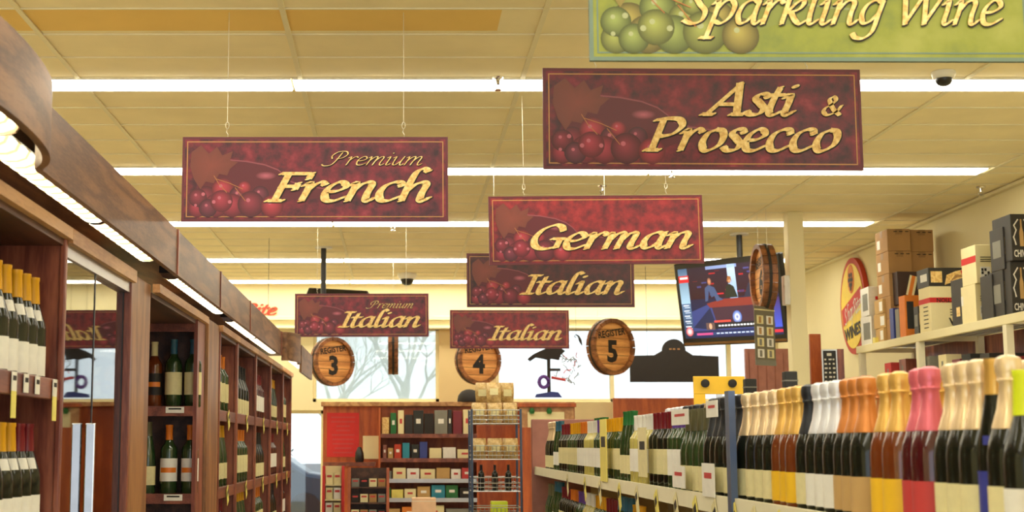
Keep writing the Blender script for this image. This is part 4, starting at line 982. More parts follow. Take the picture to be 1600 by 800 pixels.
# ---------------------------------------------------------------- right wall stock shelf
WX = 4.18
ZS = EYE+.885-.0
sy0, sy1 = 8.4, PX(1338, 559, WX).y
r = empty('stock_shelf', (0, 0, 0), (0, 0, 0), 'cream metal stock shelf along the right wall, stacked with boxes', 'shelf')
b = MB(); b.box(WX, WX+.04, sy0, sy1, ZS-.065, ZS); b.build('front_beam', M['cream'], r, bevel=.004)
b = MB()
n = int((sy1-sy0)/.05)
for k in range(n): b.box(WX+.04, 4.72, sy0+.05*k, sy0+.05*k+.005, ZS-.010, ZS-.004)
for k in range(7): b.box(WX+.06+.09*k, WX+.066+.09*k, sy0, sy1, ZS-.016, ZS-.010)
b.build('wire_deck', M['steel'], r)
for px in (1343, 1434, 1572):
    y = PX(px, 560, WX).y
    b = MB(); b.box(WX+.0, WX+.05, y-.03, y+.03, 0, ZS-.066); b.build('front_post', M['grid'], r)
    b = MB(); b.box(4.66, 4.71, y-.03, y+.03, 0, ZS-.02); b.build('rear_post', M['grid'], r)
    b = MB(); b.box(WX+.05, 4.66, y-.015, y+.015, ZS-.06, ZS-.02); b.build('cross_beam', M['grid'], r)
for z in (1.90, 1.45, .95, .15):
    b = MB(); b.box(WX, 4.72, sy0, sy1, z-.03, z); b.build('shelf_board', M['grid'], r)
b = MB(); b.box(4.72, 4.74, sy0, sy1, .15, ZS-.02); b.build('back_panel', M['cherry'], r)
GB = 'stock boxes on the right wall shelf'
def carton(xl, yt, yb, wx, dy, m, label, z0=None, X=None, marks=None, name='stock_box', cat='box', rz=0, group=GB):
    """xl,yt: pixel of the top corner between the -x face and the -y face"""
    X = X or WX+.06
    p = PX(xl, yt, X); z0 = ZS if z0 is None else z0
    zt_ = p.z; h = zt_-z0
    r = empty(name, (X+wx/2, p.y+dy/2, z0), (0, 0, rz), label, cat, group)
    b = MB(); b.box(-wx/2, wx/2, -dy/2, dy/2, 0, h-.001); b.build('carton', m, r, bevel=.003)
    if marks: marks(r, wx, dy, h)
    return r, h, p
def tape_marks(r, w, d, h):
    b = MB(); b.box(-w/2-.0012, w/2+.0012, -.03, .03, h-.06, h-.0005); b.box(-.03, .03, -d/2-.0012, d/2, h-.05, h-.0005); b.build('tape', M['tape'], r)
    b = MB(); b.box(-w/2-.0015, -w/2, d*.12, d*.36, h*.2, h*.6); b.build('label', M['paper'], r)
    b = MB()
    for k in range(3): b.box(-w*.22+.05*k, -w*.22+.05*k+.03, -d/2-.0014, -d/2-.0005, h*.86, h*.9)
    b.build('print', M['ink'], r)
# brown stack: two columns
p0 = PX(1386, 357, WX+.06); hb = (p0.z-ZS)/5
for col_ in range(2):
    for k in range(5 if col_ == 0 else 5):
        x = WX+.06+.1+.215*col_; h = hb-.002
        r = empty('stock_box', (x, p0.y+.16+(.05 if col_ else 0), ZS+hb*k), (0, 0, R(rnd.uniform(-1.5, 1.5))), f'brown cardboard wine case, {("bottom","second","third","fourth","top")[k]} of the {("left","right")[col_]} tall column', 'box', 'tall stack of brown cases')
        b = MB(); b.box(-.1, .1, -.15, .15, 0, h); b.build('carton', M['card'], r, bevel=.003); tape_marks(r, .2, .3, h)
# small tan boxes
for k in range(3):
    p = PX(1372, 540, WX+.05)
    r = empty('stock_box', (WX+.10, 12.28, ZS+.125*k), (0, 0, R((-3, 4, -2)[k])), f'small tan box left of the brown case stack, {("lowest","middle","top")[k]} of three', 'box', GB)
    b = MB(); b.box(-.06, .06, -.12, .12, 0, .123); b.build('carton', M['card2'], r, bevel=.002)
    b = MB(); b.box(-.0615, -.06, -.1, -.02, .02, .1); b.box(-.03, .05, -.1215, -.12, .02, .1); b.build('label', M['paper'], r)
# white box with red mark near oval sign
for k in range(2):
    r = empty('stock_box', (WX+.16, 12.64, ZS+.26*k), (0, 0, R(2-5*k)), f'white carton with a red mark beside the oval sign, {("lower","upper")[k]} one', 'box', GB)
    b = MB(); b.box(-.12, .12, -.13, .13, 0, .258); b.build('carton', M['paper'], r, bevel=.003)
    b = MB(); b.box(-.06, .1, -.1315, -.13, .14, .17); b.box(-.1215, -.12, -.1, .06, .05, .2, 1); b.build('print', [M['red'], M['greyc']], r)
for k, dx in enumerate((0, .14)):
    b = MB(); b.box(-.05, .05, -.03, .03, 0, .05); o = b.build('packet', M['yel2'], None, loc=(WX+.06+dx, 12.36+.3*(k), ZS), bevel=.004); tag(o, f'small pale packet at the far shelf end, {("nearer the tan boxes","nearer the oval sign")[k]}', 'packet', GB)
# dark wine box above small blue and grey ones
def spirit(px, yt, w, d, m, label, z0=None, band=None, text=None, tcol='paper', bg=None, X=None, tz=.5, ts=.05, more=None, yb=0):
    def mk(r, wx, dy, h):
        if band: b = MB(); b.box(-wx/2-.001, wx/2+.001, -dy/2-.001, dy/2+.001, h*band[1], h*band[2]); b.build('band', M[band[0]], r)
        if text:
            b = MB(); b.T = Matrix.Translation((0, -dy/2, 0)); text_mb(b, text, ts, 0, h*tz, -.0022, bold=.001)
            b.build('lettering', M[tcol], r)
        if more: more(r, wx, dy, h)
    return carton(px, yt, yb, w, d, m, label, z0, X, mk)
spirit(1395, 481, .055, .09, M['bluec'], 'slim blue carton under the leaning dark wine box', X=WX+.05)
spirit(1404, 482, .07, .09, M['greyc'], 'slim grey carton between the blue and the orange ones', X=WX+.05)
def dk(r, w, d, h):
    b = MB(); b.box(-w/2-.0012, -w/2, -d*.1, d*.1, h*.15, h*.85); b.build('print', M['greyc'], r)
x_ = carton(1400, 424, 0, .19, .24, mat('dark_brown_card', (62, 42, 38), .5), 'dark brown wine carton leaning by the brown case stack', z0=ZS+.30, X=WX+.09, marks=dk, rz=R(3))
b = MB(); b.box(-.02, .19, 0, .22, 0, .298); tag(b.build('stock_box', M['card'], None, loc=(WX+.13, PX(1400, 424, WX+.09).y+.02, ZS), bevel=.003), 'plain brown box supporting the dark brown wine carton', 'box', GB)
def orr(r, w, d, h):
    b = MB(); b.box(-w*.38, w*.1, -d/2-.0012, -d/2, h*.2, h*.85); b.build('window', M['slate'], r)
    b = MB(); b.box(-w*.3, w*.25, -.002, .002, 0, .17); o = b.build('flap', M['bcream'], r); o.location = (-.0, -d*.3, h-.002); o.rotation_euler = (0, R(14), 0)
    q = MB(); q.box(-.02, .01, -.003, .003, .0, .17); q.build('stripe', M['orangec'], o)
carton(1413, 461, 0, .12, .14, M['orangec'], 'orange carton with an open cream flap sticking up', X=WX+.05, marks=orr)
def pat(r, w, d, h):
    b = MB()
    for k in range(3): b.box(-w*.35+w*.25*k, -w*.35+w*.25*k+.03, -d/2-.0012, -d/2, h*.35+.02*k, h*.75); 
    b.box(-w/2-.0012, -w/2, -d*.3, d*.3, h*.3, h*.7, 1); b.build('print', [M['gold'], M['greyc']], r)
carton(1434, 478, 0, .055, .10, M['bblack'], 'short black patterned carton right of the orange one', X=WX+.05, marks=pat)
def vta(r, w, d, h):
    b = MB(); b.box(-w/2-.0012, w/2+.0012, -d/2-.0012, d/2, h*.64, h*.75); b.build('band', M['red'], r)
    b = MB(); b.T = Matrix.Translation((0, -d/2, 0))
    text_mb(b, 'SELECTION', .045, .01, h*.695, -.003, rot=math.pi, bold=.001); text_mb(b, 'VTA', .075, .06, h*.22, -.003, bold=.003); text_mb(b, 'VTA', .05, .09, h*.9, -.003, bold=.001)
    for z in (.36, .42, .48): b.box(w*.0, w*.4, -.003, -.001, h*z, h*(z+.018))
    b.T = Matrix.Translation((0, 0, 0))
    for k in range(6): b.box(-w/2-.002, -w/2-.001, -d*.3, d*.1, h*(.1+.09*k), h*(.12+.09*k))
    b.build('lettering', M['ink'], r)
_, hv, pv = carton(1452, 447, 0, .31, .24, M['bcream'], 'cream carton with a red band reading SELECTION upside down', X=WX+.05, marks=vta)
def bai(r, w, d, h):
    b = MB(); b.prism([(-w*.15, .01), (w*.1, h*.3), (w*.3, h*.2), (w*.48, h*.6), (w*.4, h*.95), (w*.1, h*.8), (-w*.1, h*.6)], -d/2-.0015, -d/2-.0004, 0)
    b.prism([(-w*.05, h*.2), (w*.15, h*.5), (w*.35, h*.45), (w*.3, h*.6), (w*.1, h*.62)], -d/2-.0025, -d/2-.0015, 1)
    b.box(-w/2-.0012, -w/2, -d*.35, d*.2, h*.3, h*.7, 2); b.box(-w*.45, -w*.2, -d/2-.001, -d/2, h*.2, h*.8, 0); b.build('printed_swirl', [M['gold'], M['card'], M['paper']], r)
    b = MB(); b.T = Matrix.Translation((0, -d/2, 0)); text_mb(b, 'BAI', .07, w*.36, h*.75, -.004, rot=.35, bold=.002); b.build('lettering', M['red'], r)
carton(1450, 418, 0, .36, .25, M['bblack'], 'black and gold swirl carton lying on the cream SELECTION carton', z0=ZS+hv, X=WX+.05, marks=bai)
def bkg(r, w, d, h):
    b = MB(); o = [(-w*.1, h*.45), (w*.25, h*.6), (w*.46, h*.5), (w*.3, h*.25), (w*.05, h*.2)]
    b.prism(o, -d/2-.0012, -d/2, 0); b.prism([(p[0]*.8+w*.04, p[1]*.8+h*.08) for p in o], -d/2-.002, -d/2-.0012, 1); b.box(-w/2-.0012, -w/2, -d*.2, d*.1, h*.2, h*.4, 0); b.box(-w/2-.0012, -w/2, -d*.5, -d*.35, h*.4, h*.6, 2)
    for z in (.83, .88): b.box(-w*.3, w*.4, -d/2-.001, -d/2, h*z, h*(z+.012), 2)
    b.build('print', [M['gold'], M['ink'], M['paper']], r)
carton(1503, 434, 0, .16, .22, M['bblack'], 'black carton with a gold emblem, right of the cream SELECTION carton', X=WX+.04, marks=bkg)
def jb(band):
    def f(r, w, d, h):
        b = MB(); b.box(-w*.32, w*.12, -d/2-.0012, -d/2, h*.12, h*.42); b.build('label', M['paper'], r)
        b = MB()
        for i in range(3):
            for j in range(3):
                if (i*2+j) % 3: b.box(-w*.28+w*.13*i, -w*.28+w*.13*i+.016, -d/2-.002, -d/2-.0012, h*(.15+.08*j), h*(.15+.08*j)+.02)
        for z in (.55, .6, .66): b.box(-w*.3, w*.3, -d/2-.001, -d/2, h*z, h*z+.006)
        b.build('print', M['ink'], r)
        if band: b = MB(); b.box(-w/2-.0012, -w/2, -d/2, d/2, h*.55, h*.72); b.build('band', M['red'], r)
        b = MB(); b.box(w*.36, w/2+.001, -d/2-.0008, d/2, 0.002, h-.002); b.build('side_print', M['card2'], r)
    return f
_, hj, pj = carton(1523, 443, 0, .17, .26, M['bcream'], 'lower cream carton of the two stacked right of the gold-emblem one', X=WX+.04, marks=jb(False))
carton(1523, 382, 0, .17, .26, M['bcream'], 'upper cream carton with a red band on its side', z0=ZS+hj, X=WX+.04, marks=jb(True))
def bw(r, w, d, h):
    b = MB()
    for i, z in enumerate((.2, .28, .36, .5, .62, .7, .8)): b.box(-w*.3+.01*(i % 3), w*.25-.012*(i % 2), -d/2-.0012, -d/2, h*z, h*(z+.045))
    b.build('print', M['paper'], r)
_, hb1, _ = carton(1549, 428, 0, .09, .2, M['bblack'], 'black carton with white lettering rows beside the cream pair', X=WX+.03, marks=bw)
_, hb2, _ = carton(1566, 421, 0, .065, .22, M['bblack'], 'lower narrow black carton beside the CHIVAS cases', X=WX+.04, marks=pat)
carton(1566, 354, 0, .065, .22, M['bblack'], 'upper narrow black carton beside the CHIVAS cases', z0=ZS+hb2, X=WX+.04, marks=pat)
def chivas(r, w, d, h):
    b = MB(); b.T = Matrix.Translation((0, -d/2, 0))
    text_mb(b, 'CHIVAS', .068, -.07, h*.14, -.0022, bold=.0015, sx=.5)
    for a in (-1, 1): b.tube([(-.07+a*.04, -.002, h*.33), (-.07+a*.055, -.002, h*.5), (-.07+a*.035, -.002, h*.65), (-.07+a*.05, -.002, h*.75), (-.07+a*.02, -.002, h*.88)], .005, 5)
    b.build('lettering', M['paper'], r)
    b = MB(); b.T = Matrix.Translation((-.07, -d/2, 0)); b.prism([(-.013, h*.3), (.013, h*.3), (.013, h*.6), (.005, h*.72), (.005, h*.88), (-.005, h*.88), (-.005, h*.72), (-.013, h*.6)], -.003, -.0005); b.build('printed_bottle', M['card2'], r)
_, hc, _ = carton(1578, 408, 0, .28, .30, M['bblack'], 'lower black CHIVAS case at the right picture edge', X=WX+.05, marks=chivas)
carton(1578, 334, 0, .28, .30, M['bblack'], 'upper black CHIVAS case at the right picture edge', z0=ZS+hc, X=WX+.05, marks=chivas)
# things on the shelf under it
under = [(1392, 566, .22, 'red2', 'red patterned carton'), (1415, 560, .2, 'cherry', 'dark red carton'), (1452, 556, .14, 'greyc', 'grey carton'), (1478, 553, .12, 'bcream', 'cream carton'), (1500, 560, .14, 'cred', 'wine-red carton'), (1516, 552, .16, 'slate', 'slate grey carton'), (1545, 551, .26, 'bblack', 'wide black carton'), (1590, 556, .2, 'cred', 'wine-red carton at the picture edge')]
for i, (px, yt, w, m, nm) in enumerate(under):
    carton(px, yt, 0, w, .16, M[m], f'{nm} on the lower level, under the stock shelf beam'+(' beside the grey one' if 'slate' in nm else ''), z0=1.90, X=WX+.06, marks=dk, group='cartons under the stock shelf beam')
# ---------------------------------------------------------------- middle distance, right
Y = 13.5; a, c = PY(1264, 522, Y), PY(1286, 640, Y)
r = empty('wood_panel', ((a.x+c.x)/2, Y, 0), (0, 0, 0), 'narrow red-brown wood panel right behind the cream column', 'panel')
b = MB(); b.box(-(c.x-a.x)/2, (c.x-a.x)/2, -.02, .02, 0, a.z); b.build('board', M['orange'], r, bevel=.004); b = MB(); b.box(-(c.x-a.x)/2-.01, (c.x-a.x)/2+.01, -.2, .2, 0, .05); b.build('foot', M['matte'], r)
Y = 12.9; a, c = PY(1284, 546, Y), PY(1311, 640, Y)
r = empty('menu_board', ((a.x+c.x)/2, Y, 0), (0, 0, R(-10)), 'black menu board with white writing left of the stock shelf', 'board')
w = c.x-a.x; b = MB(); b.box(-w/2, w/2, -.015, .015, 0, a.z); b.build('frame', M['steel'], r, bevel=.003)
b = MB(); b.box(-w/2+.01, w/2-.012, -.018, -.015, .3, a.z-.012); b.build('slate', M['slate'], r)
b = MB(); b.box(-w*.18, w*.12, -.0195, -.018, a.z-.06, a.z-.035)
q = random.Random(8)
for k in range(14):
    for x in (-w*.36, -w*.08, w*.18): b.box(x, x+w*q.uniform(.1, .2), -.0195, -.018, a.z-.1-.04*k, a.z-.085-.04*k)
b.build('writing', M['chalk'], r)
b = MB(); b.box(w/2+.002, w/2+.06, -.0, .3, 0, a.z+.003); b.build('side_board', M['cherry'], r)
Y = 16.4; a, c = PY(1163, 545, Y), PY(1236, 640, Y)
r = empty('partition_panel', ((a.x+c.x)/2, Y, 0), (0, 0, 0), 'pinkish wooden partition panel below the television', 'panel')
b = MB(); b.box(-(c.x-a.x)/2, (c.x-a.x)/2, -.03, .03, 0, a.z); b.build('board', M['mauve'], r, bevel=.004); b = MB()
for k in range(5): b.box(-.22+.1*k, -.214+.1*k, -.034, -.03, .05, a.z-.05)
b.build('batten', M['cherry'], r)
# ---------------------------------------------------------------- register area
Y = 15.6; a, c = PY(505, 628, Y), PY(902, 628, Y)
zr = PY(600, 628, Y).z
reg = empty('register_partition', ((a.x+c.x)/2, Y, 0), (0, 0, 0), 'orange wood partition with a pale top rail behind the registers', 'partition')
w = (c.x-a.x)/2
b = MB(); b.box(-w, w, 0, .03, 0, zr-.05); b.build('panel', M['orange'], reg)
b = MB(); b.box(-w-.02, w+.02, -.08, .08, zr-.05, zr); b.build('top_rail', M['ledge'], reg, bevel=.006)
x0 = PY(595, 640, Y).x-(a.x+c.x)/2; x1 = PY(742, 640, Y).x-(a.x+c.x)/2
levels = [PY(600, v, Y-.25).z for v in (679, 717, 749, 779, 812)]
b = MB(); b.box(x0-.02, x0, -.30, 0, 0, zr-.07); b.box(x1, x1+.02, -.30, 0, 0, zr-.07); b.build('shelf_side', M['orange'], reg)
for i, z in enumerate(levels):
    b = MB(); b.box(x0, x1, -.30, 0, z-.02, z); s_ = b.build('shelf', M['cherryh'], reg)
    b = MB(); b.box(x0, x1, -.306, -.30, z-.035, z+.008); b.build('price_rail', M['steel' if i > 1 else 'cherryh'], s_)
ox = (a.x+c.x)/2
items = {0: [(597, 608, 652, 'gold', 'gold'), (610, 619, 645, 'greenc', 'green'), (622, 631, 641, 'bcream', 'cream'), (633, 645, 648, 'bblack', 'black'), (646, 662, 641, 'slate', 'slate'), (663, 678, 646, 'matte', 'dark brown'), (679, 699, 641, 'greyc', 'grey'), (700, 706, 640, 'bblack', 'narrow black'), (708, 722, 642, 'cred', 'maroon'), (724, 738, 640, 'bcream', 'pale')],
 1: [(598, 604, 695, 'cherry', 'dark red'), (606, 614, 700, 'card2', 'tan'), (616, 627, 694, 'bred', 'orange-red'), (629, 640, 692, 'tealc', 'teal'), (643, 655, 694, 'slate', 'slate'), (656, 668, 690, 'bluec', 'blue'), (671, 690, 700, 'bcream', 'cream'), (692, 712, 699, 'paper', 'white'), (715, 738, 702, 'bcream', 'pale')],
 2: [(598, 612, 736, 'greyc', 'grey'), (614, 634, 731, 'bcream', 'cream'), (636, 655, 732, 'paper', 'white'), (657, 680, 733, 'bcream', 'pale'), (682, 703, 731, 'card2', 'tan'), (705, 720, 733, 'paper', 'small white'), (722, 738, 731, 'red2', 'red')],
 3: [(598, 610, 762, 'greenc', 'green'), (612, 630, 765, 'yel2', 'yellow'), (632, 650, 764, 'bcream', 'cream'), (652, 672, 760, 'card2', 'tan'), (674, 695, 758, 'tealc', 'teal'), (697, 716, 758, 'greenc', 'wide green'), (718, 738, 762, 'matte', 'dark')],
 4: [(598, 625, 795, 'card2', 'tan'), (628, 655, 792, 'orangec', 'orange'), (658, 694, 790, 'bcream', 'cream'), (697, 736, 795, 'greyc', 'grey')]}
ln = ['top', 'second', 'third', 'fourth', 'lowest visible']
for li, row in items.items():
    for (u0, u1, vt, m, nm) in row:
        A, B = PY(u0, vt, Y-.26), PY(u1, vt, Y-.26); w_ = B.x-A.x; h = A.z-levels[li]
        r = empty('product_carton', ((A.x+B.x)/2, Y-.17, levels[li]), (0, 0, R(rnd.uniform(-2, 2))), f'{nm} carton on the {ln[li]} shelf of the register partition', 'box', 'cartons on the register shelves')
        b = MB(); b.box(-w_/2, w_/2, -.07, .07, 0, h); b.build('carton', M[m], r, bevel=.003)
        if (u0+li) % 3 == 0: continue
        b = MB(); b.box(-w_*.22, w_*.22, -.0715, -.07, h*.45, h*.65); b.build('label', M['paper' if m not in ('paper', 'bcream') else 'red2'], r)
def poster(u0, v0, u1, v1, Yp, m, label, lines=None, name='poster'):
    A, B = PY(u0, v0, Yp), PY(u1, v1, Yp); w_, h = B.x-A.x, A.z-B.z
    r = empty(name, ((A.x+B.x)/2, Yp, B.z), (0, 0, 0), label, 'poster')
    b = MB(); b.box(-w_/2, w_/2, 0, .004, 0, h); b.build('sheet', m, r)
    if lines:
        b = MB(); q = random.Random(2)
        for k in range(9):
            ww = q.uniform(.2, .38)*w_; b.box(-ww, ww, -.0015, 0, h*(.9-.1*k)-h*.02, h*(.9-.1*k)+h*.015)
        b.build('print', lines, r)
poster(511, 645, 561, 714, Y-.006, M['red'], 'red poster with faint lines on the orange wood partition', M['red2'])
poster(567, 681, 592, 717, Y-.006, M['bcream'], 'blank cream notice on the orange partition beside the red poster')
# phone-like dark thing
A = PY(562, 714, Y-.15); b = MB(); b.lathe([(0, 0), (.04, 0), (.05, .03), (.045, .10), (.02, .16), (0, .165)], 16); o = b.build('dark_jar', M['black'], None, True, loc=(A.x, Y-.25, PY(562, 722, Y-.15).z)); tag(o, 'small dark object on the counter under the cream notice', 'jar')
ct = empty('register_counter', (PY(560, 725, Y-.15).x, Y-.31, 0), (0, 0, 0), 'wooden counter below the red poster', 'counter')
zc = PY(562, 722, Y-.15).z; b = MB(); b.box(-.36, .19, -.18, .18, zc-.04, zc-.001); b.build('top', M['cherryh'], ct); b = MB(); b.box(-.33, .17, -.15, .17, 0, zc-.04); b.build('body', M['orange'], ct)
# dome on the partition
A = PY(733, 626, Y); b = MB(); b.lathe([(.13, 0), (.13, .02), (.12, .07), (.085, .115), (.04, .135), (0, .14)], 24); tag(b.build('dome', M['matte'], None, True, loc=(A.x, Y, zr)), 'dark rounded dome on the partition rail below register 4', 'dome')
# white board and orange frame right of the tower
Yb = 14.6; A, B = PY(812, 630, Yb), PY(897, 668, Yb)
r = empty('counter_hutch', ((A.x+B.x)/2, Yb, 0), (0, 0, 0), 'orange wood counter hutch with a cream board, right of the snack tower', 'counter')
w = (B.x-A.x)/2
b = MB(); b.box(-w, w, 0, .04, B.z, A.z-.03); b.build('back', M['yellow'] if 0 else M['ledge'], r)
b = MB(); b.box(-w-.02, w+.02, -.05, .08, A.z-.04, A.z); b.build('top', M['orange'], r, bevel=.004)
b = MB(); b.box(-w+.08, w-.1, -.012, 0, B.z+.0, A.z-.09); b.build('board', M['bcream'], r)
b = MB(); b.box(-w, w, -.05, .3, 0, B.z); b.build('body', M['orange'], r)
for x in (-.28, .04):
    b = MB(); b.lathe([(0, 0), (.02, 0), (.03, .03), (.015, .06), (0, .06)], 12, c=(w*x*2, -.03, A.z-.11)); b.build('clip', M['greenc'], r)
Yb = 15.2; A, B = PY(898, 628, Yb), PY(957, 652, Yb)
r = empty('counter_screen', ((A.x+B.x)/2, Yb, 0), (0, 0, 0), 'plain cream counter screen right of the orange hutch', 'screen')
w = (B.x-A.x)/2; b = MB(); b.box(-w, w, -.02, .02, .9, A.z); b.build('panel', M['bcream'], r, bevel=.004); b = MB(); b.box(-w, w, -.15, .15, 0, .9); b.build('base', M['orange'], r)
Yb = 14.8; A, B = PY(958, 622, Yb), PY(1088, 640, Yb)
r = empty('low_counter', ((A.x+B.x)/2, Yb, 0), (0, 0, 0), 'low orange wood counter back under register 5 and the black sign', 'counter')
w = (B.x-A.x)/2; b = MB(); b.box(-w, w, 0, .04, .8, A.z); b.build('board', M['orange'], r, bevel=.004); b = MB(); b.box(-w, w, -.1, .25, 0, .8); b.build('base', M['matte'], r)
# black sign with rounded top in the window
Yb = 15.8; A, B = PY(984, 556, Yb), PY(1123, 597, Yb); T_ = PY(1052, 530, Yb)
r = empty('black_sign', ((A.x+B.x)/2, Yb, B.z), (0, 0, 0), 'back of a black sign with a rounded top, hanging in the window', 'sign')
w, h = (B.x-A.x)/2, A.z-B.z; ht = T_.z-B.z; cx_ = T_.x-(A.x+B.x)/2; rr = .13
pts = [(-w, 0), (w, 0), (w, h*.98), (w*.42, h*1.02)]+[(cx_+rr*math.cos(t)*1.0, ht-rr+rr*math.sin(t)) for t in [k*math.pi/14 for k in range(15)]]+[(-w*.45, h*1.02), (-w, h)]
b = MB(); b.prism(pts, -.03, .03); b.build('body', M['matte'], r)
b = MB()
for x in (-.04, .0, .05): b.box(cx_+x-.014, cx_+x+.014, -.034, -.03, ht-.12, ht-.105)
b.build('clip', M['ledge'], r)
for s_ in (-.6, .6):
    b = MB(); b.tube([(s_*w, 0, h*.9), (s_*w, 0, CEIL-B.z-.001)], .002, 5); b.build('wire', M['ink'], r)
# window display seen from behind
Yb = 16.9; A = PY(858, 620, Yb)
r = empty('window_display', (A.x, Yb, A.z), (0, 0, 0), 'window sign seen from behind, black arched top over blue and red tubes', 'sign')
k_ = Yb/F_PX
def P_(u, v): return ((u-858)*k_, (620-v)*k_)
b = MB(); b.prism([P_(*q) for q in [(825, 561), (829, 565), (838, 559), (850, 561), (857, 563), (863, 561), (874, 563), (877, 555), (884, 549), (878, 545), (856, 544), (842, 550), (834, 554)]], -.03, .03); b.build('canopy', M['matte'], r)
b = MB(); b.box(*[t for p in (P_(858, 0)[0], P_(876, 0)[0]) for t in (p,)], -.02, .02, P_(0, 580)[1], P_(0, 576)[1]); b.box(-.02, .02, -.006, .006, P_(0, 618)[1], P_(0, 561)[1]); b.build('post', M['matte'], r)
b = MB(); q = P_(850, 597); b.tube([(q[0]+.055*math.cos(t), 0, q[1]+.065*math.sin(t)) for t in [k*math.pi/8 for k in range(16)]], .024, 6, closed=True); b.build('ring_tube', M['cpurple'], r)
b = MB(); b.tube([P_(862, 590)[:1]+(0,)+P_(862, 590)[1:], P_(884, 594)[:1]+(0,)+P_(884, 594)[1:]], .018, 6); b.build('red_tube', M['red2'], r)
b = MB(); b.prism([P_(*q) for q in [(836, 621), (838, 616), (850, 614), (862, 612), (872, 613), (878, 621)]], -.03, .03); b.build('base', M['bluec'], r)
for s_ in (845, 870):
    x = (s_-858)*k_; b = MB(); b.tube([(x, 0, P_(0, 550)[1]), (x, 0, CEIL-A.z-.001)], .002, 5); b.build('wire', M['ink'], r)
# decals on the glass (backwards lettering seen from inside, unreadable)
b = MB(); q = random.Random(11)
def worm(u, v):
    p = [Vector(P_(u, v))]
    for _ in range(3): p.append(p[-1]+Vector((q.uniform(-.03, .05), q.uniform(-.05, .05))))
    return [(s_.x, 0, s_.y) for s_ in p]
for _ in range(26): b.tube(worm(q.uniform(884, 918), q.uniform(548, 592)), .006, 4, q.choice([0, 0, 1]))
o = b.build('window_decal', [M['greyc'], M['red2']], None, loc=(A.x, YW+.085, A.z)); tag(o, 'thin grey and red decal strokes on the window glass left of register 5', 'decal')
b = MB(); c_ = PY(900, 528, 16.9); b.tube([(0, 0, 0), (-.02, 0, .02), (0, 0, .04), (.03, 0, .02), (.05, 0, -.03), (.07, 0, -.09)], [.006, .007, .008, .012, .02, .006], 6); b.tube([(0, 0, .03), (0, 0, CEIL-c_.z-.001)], .0015, 4); tag(b.build('hanging_hook', M['ink'], None, loc=c_), 'small dark hook dangling in front of the window left of register 5', 'hook')

# ---------------------------------------------------------------- snack tower
Yt = 10.6; A, B = PY(735, 640, Yt), PY(812, 800, Yt); xc = (A.x+B.x)/2; w = (B.x-A.x)/2
r = empty('wire_display_tower', (xc, Yt, 0), (0, 0, 0), 'wire display tower filled with snack bags, before the registers', 'display rack')
zs = [PY(770, v, Yt-w).z for v in (662, 718, 768, 815)]
for sx in (-1, 1):
    for sy in (-1, 1):
        b = MB(); b.tube([(sx*w, sy*w, 0), (sx*w, sy*w, A.z)], .009, 8); b.build('post', M['blue'], r)
for z in zs:
    b = MB()
    for k in range(9): t = -w+2*w*k/8; b.tube([(t, -w, z), (t, w, z)], .0028, 4); b.tube([(-w, t, z), (w, t, z)], .0028, 4)
    s_ = b.build('wire_shelf', M['steel'], r)
    b = MB()
    for hh in (.03, .06, .1): b.tube([(-w, -w, z+hh), (w, -w, z+hh), (w, w, z+hh), (-w, w, z+hh)], .003, 4, closed=True)
    for k in range(13): t = -w+2*w*k/12; b.tube([(t, -w, z), (t, -w, z+.1)], .002, 4)
    b.build('basket_rim', M['steel'], s_)
def bag():
    b = MB(); n = 9
    for i in range(n+1):
        for j in range(n+1):
            pass
    vs, fs = [], []
    for s_ in (-1, 1):
        for i in range(n):
            for j in range(n):
                u, v = i/(n-1)*2-1, j/(n-1)*2-1
                t = max(0, (1-u**4)*(1-v**4)); vs.append((u*.055*(1-.08*abs(v)), s_*.028*t, .075+v*.075))
    for s_ in range(2):
        o = s_*n*n
        for i in range(n-1):
            for j in range(n-1): f = (o+i*n+j, o+(i+1)*n+j, o+(i+1)*n+j+1, o+i*n+j+1); fs.append(f if s_ == 0 else f[::-1])
    b.add(vs, fs); return b
r = empty('snack_bag'); bag().build('bag', M['snack'], r, True)
b = MB(); b.box(-.03, .03, -.0295, -.0285, .05, .10); b.build('label', M['creamp'], r)
used = False
for li, z in enumerate(zs[:3]):
    for i in range(3):
        for j in range(2):
            if li == 2: continue
            place(r, used, (xc-w+.06+.115*i, Yt-w+.06+.12*j, z+.006), (R(rnd.uniform(-6, 6)), 0, R(rnd.uniform(-9, 9))), f'tan snack bag on the {("top","second")[li]} tower shelf, {("left","middle","right")[i]} of the {("front","back")[j]} row', 'snack bag', 'snack bags in the wire tower'); used = True
for i in range(3):
    place(r, used, (xc-.09+.09*i, Yt-.04, zs[0]+.157), (R(4), 0, R(8*i-8)), f'tan snack bag piled on top of the tower, {("left","middle","right")[i]} one', 'snack bag', 'snack bags in the wire tower')
place(r, used, (xc-.01, Yt-.10, zs[0]+.158), (R(-12), 0, 0), 'tan snack bag leaning at the front of the tower pile', 'snack bag', 'snack bags in the wire tower')
pk = bottle('bordeaux', 'glass', 'fblack', 'ink', None, .62)
for i in range(3):
    put(pk, (xc-w+.07+.1*i, Yt-w+.06, zs[2]+.005), R(-90), f'small dark bottle on the third tower shelf, {("left","middle","right")[i]} one', group='small dark bottles in the wire tower')
giftbox((xc+.02, Yt-w+.08, zs[3]+.004), .12, .14, M['neon'], 'yellow-green box on the lowest visible tower shelf', M['paper'])
